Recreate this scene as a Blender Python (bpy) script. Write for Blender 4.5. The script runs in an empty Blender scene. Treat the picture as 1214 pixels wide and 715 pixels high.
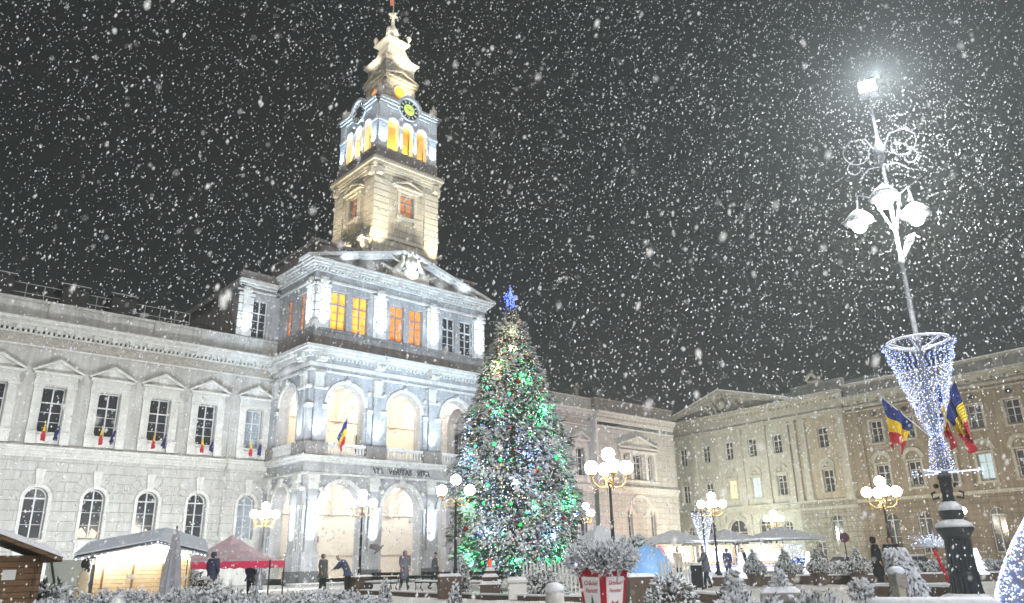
import bpy, math, random
from math import sin, cos, pi, radians as rad
from mathutils import Vector, Matrix
R = random.Random(7)
sc = bpy.context.scene
COL = sc.collection

# ------------------------------------------------------------------ helpers
def link(o, parent=None):
    COL.objects.link(o)
    if parent: o.parent = parent
    return o
def tag(o, label=None, cat=None, group=None, kind=None):
    if label: o['label'] = label
    if cat: o['category'] = cat
    if group: o['group'] = group
    if kind: o['kind'] = kind
    return o
def thing(name, label, cat, loc=(0, 0, 0), rz=0, group=None):
    o = bpy.data.objects.new(name, None); link(o)
    o.empty_display_size = .3
    o.location = loc; o.rotation_euler = (0, 0, rz)
    return tag(o, label, cat, group)
def Fr(ox, oy, a):
    ca, sa = cos(a), sin(a)
    f = lambda s, d, z: (ox + s*ca - d*sa, oy + s*sa + d*ca, z)
    f.a = a
    return f
ID = Fr(0, 0, 0)

class MB:
    def __init__(s, T=ID): s.v = []; s.f = []; s.mi = []; s.T = T; s.cur = 0; s.mk = []
    def mark(s):                                                 # what follows becomes a part of its own
        s.mk.append((len(s.v), len(s.f)))
    def add(s, vs, fs):
        b = len(s.v); s.v += [s.T(*p) for p in vs]
        s.f += [tuple(b+i for i in f) for f in fs]; s.mi += [s.cur]*len(fs)
    def quad(s, a, b, c, d): s.add([a, b, c, d], [(0, 1, 2, 3)])
    def box(s, x0, x1, y0, y1, z0, z1):
        s.add([(x0,y0,z0),(x1,y0,z0),(x1,y1,z0),(x0,y1,z0),(x0,y0,z1),(x1,y0,z1),(x1,y1,z1),(x0,y1,z1)],
              [(0,3,2,1),(4,5,6,7),(0,1,5,4),(1,2,6,5),(2,3,7,6),(3,0,4,7)])
    def frustum(s, cx, cy, z0, z1, h0, h1, k0=None, k1=None):   # square section
        k0 = h0 if k0 is None else k0; k1 = h1 if k1 is None else k1
        s.add([(cx-h0,cy-k0,z0),(cx+h0,cy-k0,z0),(cx+h0,cy+k0,z0),(cx-h0,cy+k0,z0),
               (cx-h1,cy-k1,z1),(cx+h1,cy-k1,z1),(cx+h1,cy+k1,z1),(cx-h1,cy+k1,z1)],
              [(0,3,2,1),(4,5,6,7),(0,1,5,4),(1,2,6,5),(2,3,7,6),(3,0,4,7)])
    def prism(s, pts, y0, y1):                                   # polygon in x,z extruded along y
        n = len(pts)
        s.add([(x, y0, z) for x, z in pts] + [(x, y1, z) for x, z in pts],
              [tuple(range(n)), tuple(range(2*n-1, n-1, -1))] + [(i, i+n, (i+1) % n+n, (i+1) % n) for i in range(n)])
    def lathe(s, prof, n=12, cx=0, cy=0, ph=0):
        m = len(prof)
        vs = [(cx+r*cos(ph+2*pi*k/n), cy+r*sin(ph+2*pi*k/n), z) for r, z in prof for k in range(n)]
        fs = [(i*n+k, i*n+(k+1) % n, (i+1)*n+(k+1) % n, (i+1)*n+k) for i in range(m-1) for k in range(n)]
        fs += [tuple(range(n-1, -1, -1)), tuple((m-1)*n+k for k in range(n))]
        s.add(vs, fs)
    def tube(s, path, r, n=6, r1=None):
        P = [Vector(p) for p in path]; m = len(P); vs = []
        up = Vector((0, 0, 1))
        for i, p in enumerate(P):
            t = (P[min(i+1, m-1)] - P[max(i-1, 0)]).normalized()
            a = t.cross(up)
            if a.length < .05: a = t.cross(Vector((1, 0, 0)))
            a.normalize(); b = t.cross(a)
            rr = r if r1 is None else r + (r1-r)*i/(m-1)
            for k in range(n):
                q = p + a*rr*cos(2*pi*k/n) + b*rr*sin(2*pi*k/n); vs.append(tuple(q))
        fs = [(i*n+k, i*n+(k+1) % n, (i+1)*n+(k+1) % n, (i+1)*n+k) for i in range(m-1) for k in range(n)]
        fs += [tuple(range(n)), tuple((m-1)*n+k for k in range(n-1, -1, -1))]
        s.add(vs, fs)
    def sphere(s, c, r, n=10, m=6, sz=1):
        c = Vector(c)
        vs = [(c.x+r*sin(pi*i/m)*cos(2*pi*k/n), c.y+r*sin(pi*i/m)*sin(2*pi*k/n), c.z+sz*r*cos(pi*i/m)) for i in range(1, m) for k in range(n)]
        fs = [(i*n+k, (i+1)*n+k, (i+1)*n+(k+1) % n, i*n+(k+1) % n) for i in range(m-2) for k in range(n)]
        t = len(vs); vs += [(c.x, c.y, c.z+sz*r), (c.x, c.y, c.z-sz*r)]
        fs += [(t, k, (k+1) % n) for k in range(n)] + [(t+1, (m-2)*n+(k+1) % n, (m-2)*n+k) for k in range(n)]
        s.add(vs, fs)
    def octa(s, c, r, rz=None):
        x, y, z = c; q = rz or r
        s.add([(x+r,y,z),(x,y+r,z),(x-r,y,z),(x,y-r,z),(x,y,z+q),(x,y,z-q)],
              [(0,1,4),(1,2,4),(2,3,4),(3,0,4),(1,0,5),(2,1,5),(3,2,5),(0,3,5)])
    def mesh(s, name, mats, smooth=False):
        me = bpy.data.meshes.new(name); me.from_pydata(s.v, [], s.f)
        for m in (mats if isinstance(mats, (list, tuple)) else [mats]): me.materials.append(m)
        if isinstance(mats, (list, tuple)) and len(mats) > 1: me.polygons.foreach_set('material_index', s.mi)
        if smooth: me.polygons.foreach_set('use_smooth', [True]*len(me.polygons))
        me.update(); return me
    def build(s, name, mats, parent=None, smooth=False, bevel=0):
        if s.mk:
            mk = [k for k in s.mk]; mk = ([(0, 0)] if mk[0][1] > 0 else []) + mk + [(len(s.v), len(s.f))]; o = None
            for (v0, f0), (v1, f1) in zip(mk[:-1], mk[1:]):
                if f1 == f0: continue
                q = MB(); q.v = s.v[v0:v1]; q.f = [tuple(i-v0 for i in f) for f in s.f[f0:f1]]; q.mi = s.mi[f0:f1]; o = q.build(name, mats, parent, smooth, bevel)
            return o
        o = link(bpy.data.objects.new(name, s.mesh(name, mats, smooth)), parent)
        if bevel:
            b = o.modifiers.new('b', 'BEVEL'); b.width = bevel; b.segments = 2; b.limit_method = 'ANGLE'
        return o
def put(name, me, parent=None, loc=(0, 0, 0), rz=0, sc_=None):
    o = link(bpy.data.objects.new(name, me), parent); o.location = loc; o.rotation_euler = (0, 0, rz)
    if sc_: o.scale = sc_
    return o
def copy_tree(o, parent=None):
    c = o.copy(); COL.objects.link(c); c.parent = parent
    for ch in list(o.children): copy_tree(ch, c)
    return c

# camera model, used only to turn a bearing and a distance into a place on the ground
F_, P_, RL = 900., rad(18.7), rad(1.15)
FW = Vector((0, cos(P_), sin(P_))); r0 = Vector((1, 0, 0)); u0 = Vector((0, -sin(P_), cos(P_)))
RT = cos(RL)*r0 - sin(RL)*u0; UP = cos(RL)*u0 + sin(RL)*r0
def at(px, D, py=660, z=0.):
    d = FW*F_ + RT*(px-607) - UP*(py-357.5); d.z = 0; d.normalize()
    return Vector((d.x*D, d.y*D, z))

# ------------------------------------------------------------------ materials
def mat(name, base=(.5,.5,.5), rough=.8, metal=0, var=None, vscale=3., bump=0, bscale=30., spec=.5, brick=None, streak=0):
    m = bpy.data.materials.new(name); m.use_nodes = True
    nt = m.node_tree; b = nt.nodes['Principled BSDF']; N = nt.nodes.new; L = nt.links.new
    b.inputs['Roughness'].default_value = rough; b.inputs['Metallic'].default_value = metal
    b.inputs['Specular IOR Level'].default_value = spec
    tc = N('ShaderNodeTexCoord'); col = None; hgt = None
    b.inputs['Base Color'].default_value = (*base, 1)
    if var:
        n = N('ShaderNodeTexNoise'); n.inputs['Scale'].default_value = vscale; n.inputs['Detail'].default_value = 6; n.inputs['Roughness'].default_value = .65
        L(tc.outputs['Object'], n.inputs['Vector'])
        cr = N('ShaderNodeValToRGB'); cr.color_ramp.elements[0].position = .32; cr.color_ramp.elements[1].position = .68
        cr.color_ramp.elements[0].color = (*var, 1); cr.color_ramp.elements[1].color = (*base, 1)
        L(n.outputs['Fac'], cr.inputs['Fac']); col = cr.outputs['Color']
    if streak:
        mp = N('ShaderNodeMapping'); mp.inputs['Scale'].default_value = (2.2, 2.2, .22); L(tc.outputs['Object'], mp.inputs['Vector'])
        n2 = N('ShaderNodeTexNoise'); n2.inputs['Scale'].default_value = 1.6; n2.inputs['Detail'].default_value = 5; L(mp.outputs['Vector'], n2.inputs['Vector'])
        c2 = N('ShaderNodeValToRGB'); c2.color_ramp.elements[0].position = .38; c2.color_ramp.elements[1].position = .62
        c2.color_ramp.elements[0].color = (1-streak, 1-streak*1.05, 1-streak*1.15, 1); c2.color_ramp.elements[1].color = (1, 1, 1, 1)
        L(n2.outputs['Fac'], c2.inputs['Fac'])
        mx = N('ShaderNodeMixRGB'); mx.blend_type = 'MULTIPLY'; mx.inputs[0].default_value = 1
        if col: L(col, mx.inputs[1])
        else: mx.inputs[1].default_value = (*base, 1)
        L(c2.outputs['Color'], mx.inputs[2]); col = mx.outputs['Color']
    if brick:
        bw, bh, ms, depth = brick
        sx = N('ShaderNodeSeparateXYZ'); L(tc.outputs['Object'], sx.inputs[0])
        ad = N('ShaderNodeMath'); ad.operation = 'ADD'; L(sx.outputs['X'], ad.inputs[0]); L(sx.outputs['Y'], ad.inputs[1])
        cb = N('ShaderNodeCombineXYZ'); L(ad.outputs[0], cb.inputs['X']); L(sx.outputs['Z'], cb.inputs['Y'])
        bt = N('ShaderNodeTexBrick'); L(cb.outputs[0], bt.inputs['Vector'])
        bt.inputs['Scale'].default_value = 1; bt.inputs['Brick Width'].default_value = bw; bt.inputs['Row Height'].default_value = bh
        bt.inputs['Mortar Size'].default_value = ms; bt.inputs['Mortar Smooth'].default_value = .3
        bt.inputs['Color1'].default_value = (1, 1, 1, 1); bt.inputs['Color2'].default_value = (.93, .93, .92, 1); bt.inputs['Mortar'].default_value = (1-depth, 1-depth, 1-depth, 1)
        mx = N('ShaderNodeMixRGB'); mx.blend_type = 'MULTIPLY'; mx.inputs[0].default_value = 1
        if col: L(col, mx.inputs[1])
        else: mx.inputs[1].default_value = (*base, 1)
        L(bt.outputs['Color'], mx.inputs[2]); col = mx.outputs['Color']; hgt = bt.outputs['Fac']
    if col: L(col, b.inputs['Base Color'])
    if bump or hgt:
        last = None
        if bump:
            n3 = N('ShaderNodeTexNoise'); n3.inputs['Scale'].default_value = bscale; n3.inputs['Detail'].default_value = 5; L(tc.outputs['Object'], n3.inputs['Vector'])
            bp = N('ShaderNodeBump'); bp.inputs['Strength'].default_value = bump; bp.inputs['Distance'].default_value = .05; L(n3.outputs['Fac'], bp.inputs['Height']); last = bp.outputs[0]
        if hgt:
            b2 = N('ShaderNodeBump'); b2.invert = True; b2.inputs['Strength'].default_value = .8; b2.inputs['Distance'].default_value = .04; L(hgt, b2.inputs['Height'])
            if last: L(last, b2.inputs['Normal'])
            last = b2.outputs[0]
        L(last, b.inputs['Normal'])
    return m
def emit(name, c, k, sample=False):
    m = bpy.data.materials.new(name); m.use_nodes = True; nt = m.node_tree
    b = nt.nodes['Principled BSDF']; b.inputs['Base Color'].default_value = (*[min(1, x) for x in c], 1); b.inputs['Emission Color'].default_value = (*c, 1); b.inputs['Emission Strength'].default_value = k
    if not sample: m.cycles.emission_sampling = 'NONE'
    return m
PL = mat('wing_plaster', (.54,.53,.51), .9, var=(.4,.39,.37), vscale=1.3, bump=.25, bscale=14, streak=.24)
RU = mat('rusticated_plaster', (.56,.55,.53), .9, var=(.45,.44,.42), vscale=1.3, bump=.25, bscale=14, streak=.18, brick=(1.75,.62,.022,.34))
TR = mat('trim_stone', (.7,.69,.66), .85, var=(.55,.54,.51), vscale=2.5, bump=.2, bscale=20, streak=.14)
CP = mat('central_plaster', (.46,.46,.47), .88, var=(.32,.32,.33), vscale=1.1, bump=.25, bscale=12, streak=.22)
FZ = mat('frieze_relief', (.45,.42,.37), .95, var=(.25,.23,.2), vscale=5, bump=1., bscale=5)
AT = mat('weathered_attic_stone', (.34,.31,.29), .92, var=(.21,.19,.18), vscale=1.6, bump=.4, bscale=10, streak=.3)
TS = mat('tower_stone', (.58,.53,.43), .88, var=(.44,.40,.33), vscale=1.5, bump=.3, bscale=14, brick=(1.5,.58,.03,.5), streak=.12)
TP = mat('tower_trim', (.66,.61,.5), .85, var=(.5,.46,.38), vscale=2.5, bump=.2, bscale=20)
IN = mat('loggia_plaster', (.74,.67,.56), .9, var=(.68,.6,.5), vscale=.8)
GR = mat('dark_granite', (.13,.13,.125), .7, var=(.07,.075,.075), vscale=9, bump=.2)
RF = mat('dark_roof_tiles', (.055,.05,.047), .8, var=(.035,.032,.03), vscale=6, bump=.4, bscale=18)
GL = mat('window_glass', (.022,.024,.028), .12, var=(.05,.05,.055), vscale=.9, spec=.7)
GLF = mat('curtained_window_glass', (.4,.45,.5), .25, var=(.2,.23,.27), vscale=1.2, spec=.6)
WF = mat('white_window_frame', (.62,.62,.6), .6, bump=.05)
IRON = mat('dark_cast_iron', (.035,.038,.04), .5, metal=.3, bump=.25, bscale=25, var=(.02,.022,.025), vscale=12)
GOLD = mat('gilded_iron', (.62,.4,.14), .45, metal=.4, bump=.2)
SNOW = mat('fresh_snow', (.82,.83,.86), .75, var=(.72,.73,.77), vscale=4, bump=.5, bscale=16, spec=.25)
NEED = mat('conifer_needles', (.09,.12,.075), .8, var=(.035,.055,.035), vscale=2.5)
NEEDL = mat('bush_needles', (.1,.12,.1), .85, var=(.045,.05,.045), vscale=2.5)
SNB = mat('snow_on_twigs', (.8,.81,.84), .8, var=(.62,.63,.66), vscale=3, bump=.4, bscale=30)
BARK = mat('bark', (.1,.08,.065), .95, var=(.05,.04,.035), vscale=8, bump=.8, bscale=14)
WOOD = mat('brown_boards', (.2,.11,.05), .75, var=(.12,.065,.03), vscale=5, bump=.3, brick=(3.,.15,.012,.6))
PALE = mat('pale_boards', (.62,.46,.28), .7, var=(.5,.36,.2), vscale=5, bump=.3, brick=(3.,.16,.012,.45))
STONE = mat('garden_stone', (.36,.34,.31), .9, var=(.22,.2,.18), vscale=6, bump=.5, bscale=18)
KERB = mat('brown_kerb_stone', (.16,.115,.085), .9, var=(.08,.06,.05), vscale=7, bump=.5)
def emit_var(name, c1, k1, c2, k2, sx=1.2, sz=.5, lo=.42, hi=.56):
    m = emit(name, c1, k1); nt = m.node_tree; b_ = nt.nodes['Principled BSDF']; N = nt.nodes.new; L = nt.links.new
    tc = N('ShaderNodeTexCoord'); oi = N('ShaderNodeObjectInfo'); mp = N('ShaderNodeMapping'); mp.inputs['Scale'].default_value = (sx, sx, sz); ad = N('ShaderNodeVectorMath'); ad.operation = 'ADD'
    L(tc.outputs['Object'], ad.inputs[0]); L(oi.outputs['Location'], ad.inputs[1]); L(ad.outputs[0], mp.inputs['Vector'])
    n = N('ShaderNodeTexNoise'); n.inputs['Scale'].default_value = 2.; n.inputs['Detail'].default_value = 3; L(mp.outputs[0], n.inputs['Vector'])
    r = N('ShaderNodeValToRGB'); r.color_ramp.elements[0].position = lo; r.color_ramp.elements[1].position = hi
    r.color_ramp.elements[0].color = (*[x*k2 for x in c2], 1); r.color_ramp.elements[1].color = (*[x*k1 for x in c1], 1)
    L(n.outputs['Fac'], r.inputs['Fac']); L(r.outputs['Color'], b_.inputs['Emission Color']); b_.inputs['Emission Strength'].default_value = 1.; b_.inputs['Roughness'].default_value = .2
    return m
TOWG = emit('tower_glass', (.8,.3,.1), .14)
ORANGE = emit_var('orange_lit_glass', (1.,.42,.05), 1.15, (1.,.26,.02), .75)
DIMOR = emit_var('dim_orange_lit_glass', (1.,.3,.06), .5, (.35,.16,.14), .18, 2.2, 1.2)
AMBER = mat('belfry_inner_plaster', (.75,.55,.3), .9, var=(.6,.42,.2), vscale=2)
GLOBE = emit('lit_globe', (1.,.93,.82), 42., True)
GLOBEW = emit('warm_lit_globe', (1.,.72,.4), 14., True)
FLOODM = emit('lit_floodlight', (.8,.93,1.), 40., True)

# ------------------------------------------------------------------ camera, sky, light
cd = bpy.data.cameras.new('Camera'); cam = bpy.data.objects.new('Camera', cd); link(cam)
cd.sensor_fit = 'HORIZONTAL'; cd.sensor_width = 36; cd.lens = 36*F_/1214; cd.clip_end = 3000; cd.clip_start = .05
M = Matrix((RT, UP, -FW)).transposed().to_4x4(); M.translation = (0, 0, 1.5); cam.matrix_world = M
sc.camera = cam
cd.dof.use_dof = True; cd.dof.focus_distance = 38; cd.dof.aperture_fstop = 1.3
w = bpy.data.worlds.new('World'); sc.world = w; w.use_nodes = True
nt = w.node_tree; bg = nt.nodes['Background']
bg.inputs['Color'].default_value = (.0045, .0065, .0058, 1); bg.inputs['Strength'].default_value = 1.
sc.view_settings.view_transform = 'Standard'; sc.view_settings.look = 'None'; sc.view_settings.exposure = .3; sc.view_settings.gamma = 1
sc.cycles.use_denoising = True
try: sc.cycles.denoiser = 'OPENIMAGEDENOISE'
except Exception: pass
sc.cycles.max_bounces = 6; sc.cycles.diffuse_bounces = 3; sc.cycles.glossy_bounces = 2; sc.cycles.transmission_bounces = 2; sc.cycles.volume_bounces = 0
sc.cycles.sample_clamp_indirect = 4; sc.cycles.caustics_reflective = False; sc.cycles.caustics_refractive = False
sc.cycles.use_light_tree = True

def aim(o, loc, tgt):
    o.location = loc; d = Vector(tgt) - Vector(loc); o.rotation_euler = d.to_track_quat('-Z', 'Y').to_euler()
def lamp(kind, name, loc, col, power, tgt=None, parent=None, size=.3, cone=60, blend=.6):
    l = bpy.data.lights.new(name, kind); l.energy = power; l.color = col
    if kind == 'AREA': l.size = size
    elif kind == 'SPOT': l.spot_size = rad(cone); l.spot_blend = blend; l.shadow_soft_size = size
    elif kind == 'POINT': l.shadow_soft_size = size
    o = bpy.data.objects.new(name, l); link(o, parent)
    if tgt: aim(o, loc, tgt)
    else: o.location = loc
    return o
# the broad glow of the lamp-lit square behind the camera
sl = bpy.data.lights.new('square_glow', 'SUN'); sl.energy = 1.6; sl.angle = rad(28); sl.color = (.97, .98, 1.)
so = bpy.data.objects.new('square_glow', sl); link(so); aim(so, (0, 0, 30), (-16, 40, 30-36))

# ------------------------------------------------------------------ architecture helpers
def outline(cx, hw, zb, zs, arch, n=14):
    if arch:
        return [(cx-hw, zb)] + [(cx-hw*cos(pi*i/n), zs+hw*sin(pi*i/n)) for i in range(n+1)] + [(cx+hw, zb)]
    return [(cx-hw, zb), (cx-hw, zs), (cx+hw, zs), (cx+hw, zb)]
def panel(mb, s0, s1, z0, z1, op=None, t=.4, d=0, back=False):
    """wall panel with one opening op=(cx,hw,zb,zs,arch); reveal depth t"""
    if not op: mb.quad((s0,d,z0),(s1,d,z0),(s1,d,z1),(s0,d,z1)); return
    cx, hw, zb, zs, arch = op
    for dd in ([d, d+t] if back else [d]):
        mb.quad((s0,dd,z0),(cx-hw,dd,z0),(cx-hw,dd,z1),(s0,dd,z1)); mb.quad((cx+hw,dd,z0),(s1,dd,z0),(s1,dd,z1),(cx+hw,dd,z1))
        if zb > z0: mb.quad((cx-hw,dd,z0),(cx+hw,dd,z0),(cx+hw,dd,zb),(cx-hw,dd,zb))
        o = outline(*op)[1:-1]
        for a, b in zip(o[:-1], o[1:]): mb.quad((a[0],dd,a[1]),(b[0],dd,b[1]),(b[0],dd,z1),(a[0],dd,z1))
    o = outline(*op)
    if zb > z0: o = o + [o[0]]
    for a, b in zip(o[:-1], o[1:]): mb.quad((a[0],d,a[1]),(b[0],d,b[1]),(b[0],d+t,b[1]),(a[0],d+t,a[1]))
def archivolt(mb, cx, hw, zs, w=.28, pr=.08, n=16, legs=None):
    for i in range(n):
        a, b = pi*i/n, pi*(i+1)/n; p = []
        for r, t in ((hw, a), (hw+w, a), (hw+w, b), (hw, b)): p.append((cx-r*cos(t), zs+r*sin(t)))
        mb.prism(p, -pr, .02)
    if legs is not None:
        for sg in (-1, 1):
            a, b = sorted((cx+sg*hw, cx+sg*(hw+w))); mb.box(a, b, -pr, .02, legs, zs)
def voussoirs(mb, cx, r0_, r1_, zs, n=9, pr=.035, gap=.07):
    for i in range(n):
        a, b = pi*i/n+gap/2, pi*(i+1)/n-gap/2
        m_ = 4; out = [(r1_, a+(b-a)*k/m_) for k in range(m_+1)] + [(r0_, b-(b-a)*k/m_) for k in range(m_+1)]
        mb.prism([(cx-r*cos(t), zs+r*sin(t)) for r, t in out], -pr, .02)
def keystone(mb, cx, z0, z1, w0, w1, pr=.16): mb.prism([(cx-w0, z0), (cx-w1, z1), (cx+w1, z1), (cx+w0, z0)], -pr, .03)
def steps(mb, s0, s1, prof):
    """moulded band: prof=[(z0,z1,projection)], returned round its two ends by the projection"""
    for z0, z1, p in prof: mb.box(s0-p*.0, s1+p*.0, -p, .01, z0, z1)
def ring(mb, s0, s1, d0, d1, prof):
    for z0, z1, p in prof: mb.box(s0-p, s1+p, d0-p, d1+p, z0, z1)
def dentils(mb, s0, s1, z0, z1, p0, p1, step=.36, w_=.18):
    n = int((s1-s0)/step)
    for i in range(n):
        a = s0 + (s1-s0)*(i+.5)/n; mb.box(a-w_/2, a+w_/2, -p1, -p0, z0, z1)
def banded(mb, s0, s1, d0, d1, z0, z1, n, gap=.07):
    h = (z1-z0)/n
    for i in range(n): mb.box(s0, s1, d0, d1, z0+i*h, z0+(i+1)*h-gap)
def gable(mb, cx, hw, z0, h, pr=.3, t=.16, back=.02):
    """triangular pediment with raking moulding"""
    mb.prism([(cx-hw, z0), (cx, z0+h), (cx+hw, z0)], -pr*.35, back)
    mb.box(cx-hw, cx+hw, -pr, back, z0-t, z0)
    for sg in (-1, 1):
        mb.prism([(cx+sg*hw*1.04, z0), (cx, z0+h), (cx, z0+h+t*1.3), (cx+sg*(hw*1.04+t*.6), z0+t*.5)], -pr, back)
_wc = {}
def win_mesh(w_, h, arch, style, glass, fw=.07, frame=None):
    key = (round(w_, 2), round(h, 2), arch, style, glass.name, round(fw, 3))
    if key in _wc: return _wc[key]
    hw = w_/2; zs = h-hw if arch else h
    p = MB(); o = outline(0, hw, 0, zs, arch); p.add([(x, .0, z) for x, z in o], [tuple(range(len(o)))])
    f = MB(); D = (-.07, .03)
    f.box(-hw, -hw+fw, *D, 0, zs); f.box(hw-fw, hw, *D, 0, zs); f.box(-hw+fw, hw-fw, *D, 0, fw)
    if arch:
        n = 12
        for i in range(n):
            a, b = pi*i/n, pi*(i+1)/n
            f.prism([(-hw*cos(a), zs+hw*sin(a)), (-hw*cos(b), zs+hw*sin(b)), (-(hw-fw)*cos(b), zs+(hw-fw)*sin(b)), (-(hw-fw)*cos(a), zs+(hw-fw)*sin(a))], *D)
    else: f.box(-hw+fw, hw-fw, *D, h-fw, h)
    top = h-fw
    zt = zs if arch else h*.66
    f.box(-fw*.6, fw*.6, -.08, .03, fw, top); f.box(-hw+fw, -fw*.6, -.09, .03, zt-fw*.6, zt+fw*.6); f.box(fw*.6, hw-fw, -.09, .03, zt-fw*.6, zt+fw*.6)
    nb = style
    for i in range(1, nb+1):
        z = fw + (zt-fw)*i/(nb+1)
        f.box(-hw+fw, -fw*.6, -.05, .02, z-.018, z+.018); f.box(fw*.6, hw-fw, -.05, .02, z-.018, z+.018)
    _wc[key] = (p.mesh('pane', glass), f.mesh('frame', frame or WF)); return _wc[key]
def window(parent, T, cx, d, zb, w_, h, arch=False, style=2, glass=None, fw=.07, label=None, frame=None):
    pm, fm = win_mesh(w_, h, arch, style, glass or GL, fw, frame)
    o = put('window', pm, parent, T(cx, d, zb), T.a); put('frame', fm, o)
    if label: o['label'] = label
    return o

# ------------------------------------------------------------------ CITY HALL
CX, CY, AZ = -15.348, 55.932, rad(42.6)
hall = thing('city_hall', 'pale city hall with white lit arcades, a pediment and a tall clock tower', 'building', (CX, CY, 0), AZ)
W0 = 6.0; FWID = 17.2
Tw = Fr(0, W0, 0)          # wing plane
def wing(sgn, bays, s_in, s_out, mirror):
    """s measured on the wing plane"""
    wl = MB(Tw); gl = MB(Tw)
    lo, hi = min(s_in, s_out), max(s_in, s_out)
    eds = sorted([lo, hi] + [(a+b)/2 for a, b in zip(bays[:-1], bays[1:])])
    for c, a, b in zip(bays, eds[:-1], eds[1:]):
        panel(gl, a, b, 1.9, 8.3, (c, .66, 3.25, 5.75, True), .45)
        panel(wl, a, b, 9.0, 15.6, (c, .68, 9.95, 12.95, False), .4)
        wo = window(hall, Tw, c, .42, 3.25, 1.32, 3.16, True, 2, GL if not (sgn < 0 and c > -3) else GLF)
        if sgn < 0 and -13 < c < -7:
            cu = MB(); cu.add([(-.58, -.01, .1), (-.1, -.01, .1), (-.1, -.01, .34), (-.42, -.01, .75), (-.58, -.01, .6)], [(0,1,2,3,4)]); cu.add([(.08, -.01, .1), (.5, -.01, .1), (.58, -.01, .42), (.2, -.01, .68)], [(0,1,2,3)]); cu.build('pane_reflection', REFLW, wo)  # glowing shapes stand in for warm reflections in the lower panes
        window(hall, Tw, c, .38, 9.95, 1.36, 3.0, False, 2, GL if not (sgn < 0 and c > -3) else GLF)
    gl.build('ground_floor_wall', RU, hall); wl.build('upper_wall', PL, hall)
    b = MB(Tw); b.box(lo, hi, -.12, .02, 0, 1.9); b.box(lo, hi, -.2, .02, 1.78, 1.92); b.build('plinth', TR, hall)
    b = MB(Tw); steps(b, lo, hi, [(8.3, 8.45, .1), (8.45, 8.7, .18), (8.7, 8.86, .32), (8.86, 9.0, .4)]); b.box(lo, hi, -.12, .01, 9.0, 9.15)
    b.build('string_course', TR, hall)
    f = MB(Tw); f.box(lo, hi, -.04, .01, 15.62, 16.3); f.build('frieze', FZ, hall)
    c = MB(Tw); steps(c, lo, hi, [(15.5, 15.62, .1), (16.3, 16.42, .1), (16.62, 16.8, .3), (16.8, 17.1, .55), (17.1, 17.3, .72)])
    dentils(c, lo, hi, 16.42, 16.62, .01, .24, .3, .15); dentils(c, lo, hi, 16.5, 16.8, .24, .52, 1.15, .3)
    c.build('cornice', TR, hall)
    p = MB(Tw); p.box(lo, hi, -.1, .35, 17.3, 18.55); p.box(lo, hi, -.22, .4, 18.55, 18.72); p.box(lo, hi, -.18, .01, 17.3, 17.62)
    x = lo+1.2
    while x < hi-1: p.box(x, x+.5, -.2, .0, 17.62, 18.55); x += 3.45
    p.build('parapet', PL, hall)
    r = MB(Tw); r.add([(lo,.4,18.3),(hi,.4,18.3),(hi,6.5,21.2),(lo,6.5,21.2),(lo,13,18.3),(hi,13,18.3)], [(0,1,2,3),(3,2,5,4),(0,3,4),(1,5,2)])
    r.build('roof', RF, hall)
    return lo, hi
def surrounds(bays):
    m = MB()
    for sg in (-1, 1):
        a, b = sorted((sg*.72, sg*1.25)); m.box(a, b, -.16, .02, 10.0, 12.85); m.box(a-.05, b+.05, -.21, .02, 12.85, 13.05); m.box(a-.04, b+.04, -.2, .02, 9.97, 10.1)
        m.box(a-.02, b+.02, -.28, .02, 9.15, 9.82); m.box(a-.06, b+.06, -.32, .02, 9.82, 9.97)
    m.box(-.72, .72, -.1, .02, 12.97, 13.05)
    m.box(-1.3, 1.3, -.18, .02, 13.05, 13.3); m.box(-1.25, 1.25, -.13, .02, 13.3, 13.72)
    m.box(-.7, .7, -.2, .02, 9.82, 9.94); m.box(-.7, .7, -.06, .02, 9.2, 9.82)
    gable(m, 0, 1.42, 13.88, .72, .42, .16)
    me = m.mesh('window_surround', TR)
    gv = MB(); voussoirs(gv, 0, .98, 1.62, 5.75, 9); gve = gv.mesh('voussoirs', PL)
    g = MB(); archivolt(g, 0, .68, 5.75, .2, .09, 14, 3.2); keystone(g, 0, 6.42, 7.6, .17, .3, .14)
    g.box(-.95, .95, -.2, .02, 3.02, 3.2); g.box(-.8, .8, -.1, .02, 2.2, 3.02)
    ge = g.mesh('arch_surround', TR)
    for c in bays: put('window_surround', me, hall, Tw(c, 0, 0)); put('arch_surround', ge, hall, Tw(c, 0, 0)); put('voussoirs', gve, hall, Tw(c, 0, 0))
REFLW = emit_var('warm_pane_reflection', (1.,.72,.42), .6, (.7,.4,.2), .3, 4, 4)  # reflected warm light put in as emission
LB = [-1.45 - .1*0] + [-5.15-3.42*k for k in range(7)]
LB = sorted(LB)
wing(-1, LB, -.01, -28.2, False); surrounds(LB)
RB = [FWID+1.45] + [FWID+5.15+3.42*k for k in range(5)]
wing(1, RB, FWID+.01, 38.2, True); surrounds(RB)
# rainwater pipes on the wing
for x in (-3.4, FWID+3.4):
    b = MB(Tw); b.tube([(x, -.18, 17), (x, -.18, 9.1)], .07, 8); b.tube([(x, -.5, 9.0), (x, -.5, 8.6), (x, -.18, 8.2), (x, -.18, .2)], .07, 8); b.build('drainpipe', PL, hall)
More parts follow.
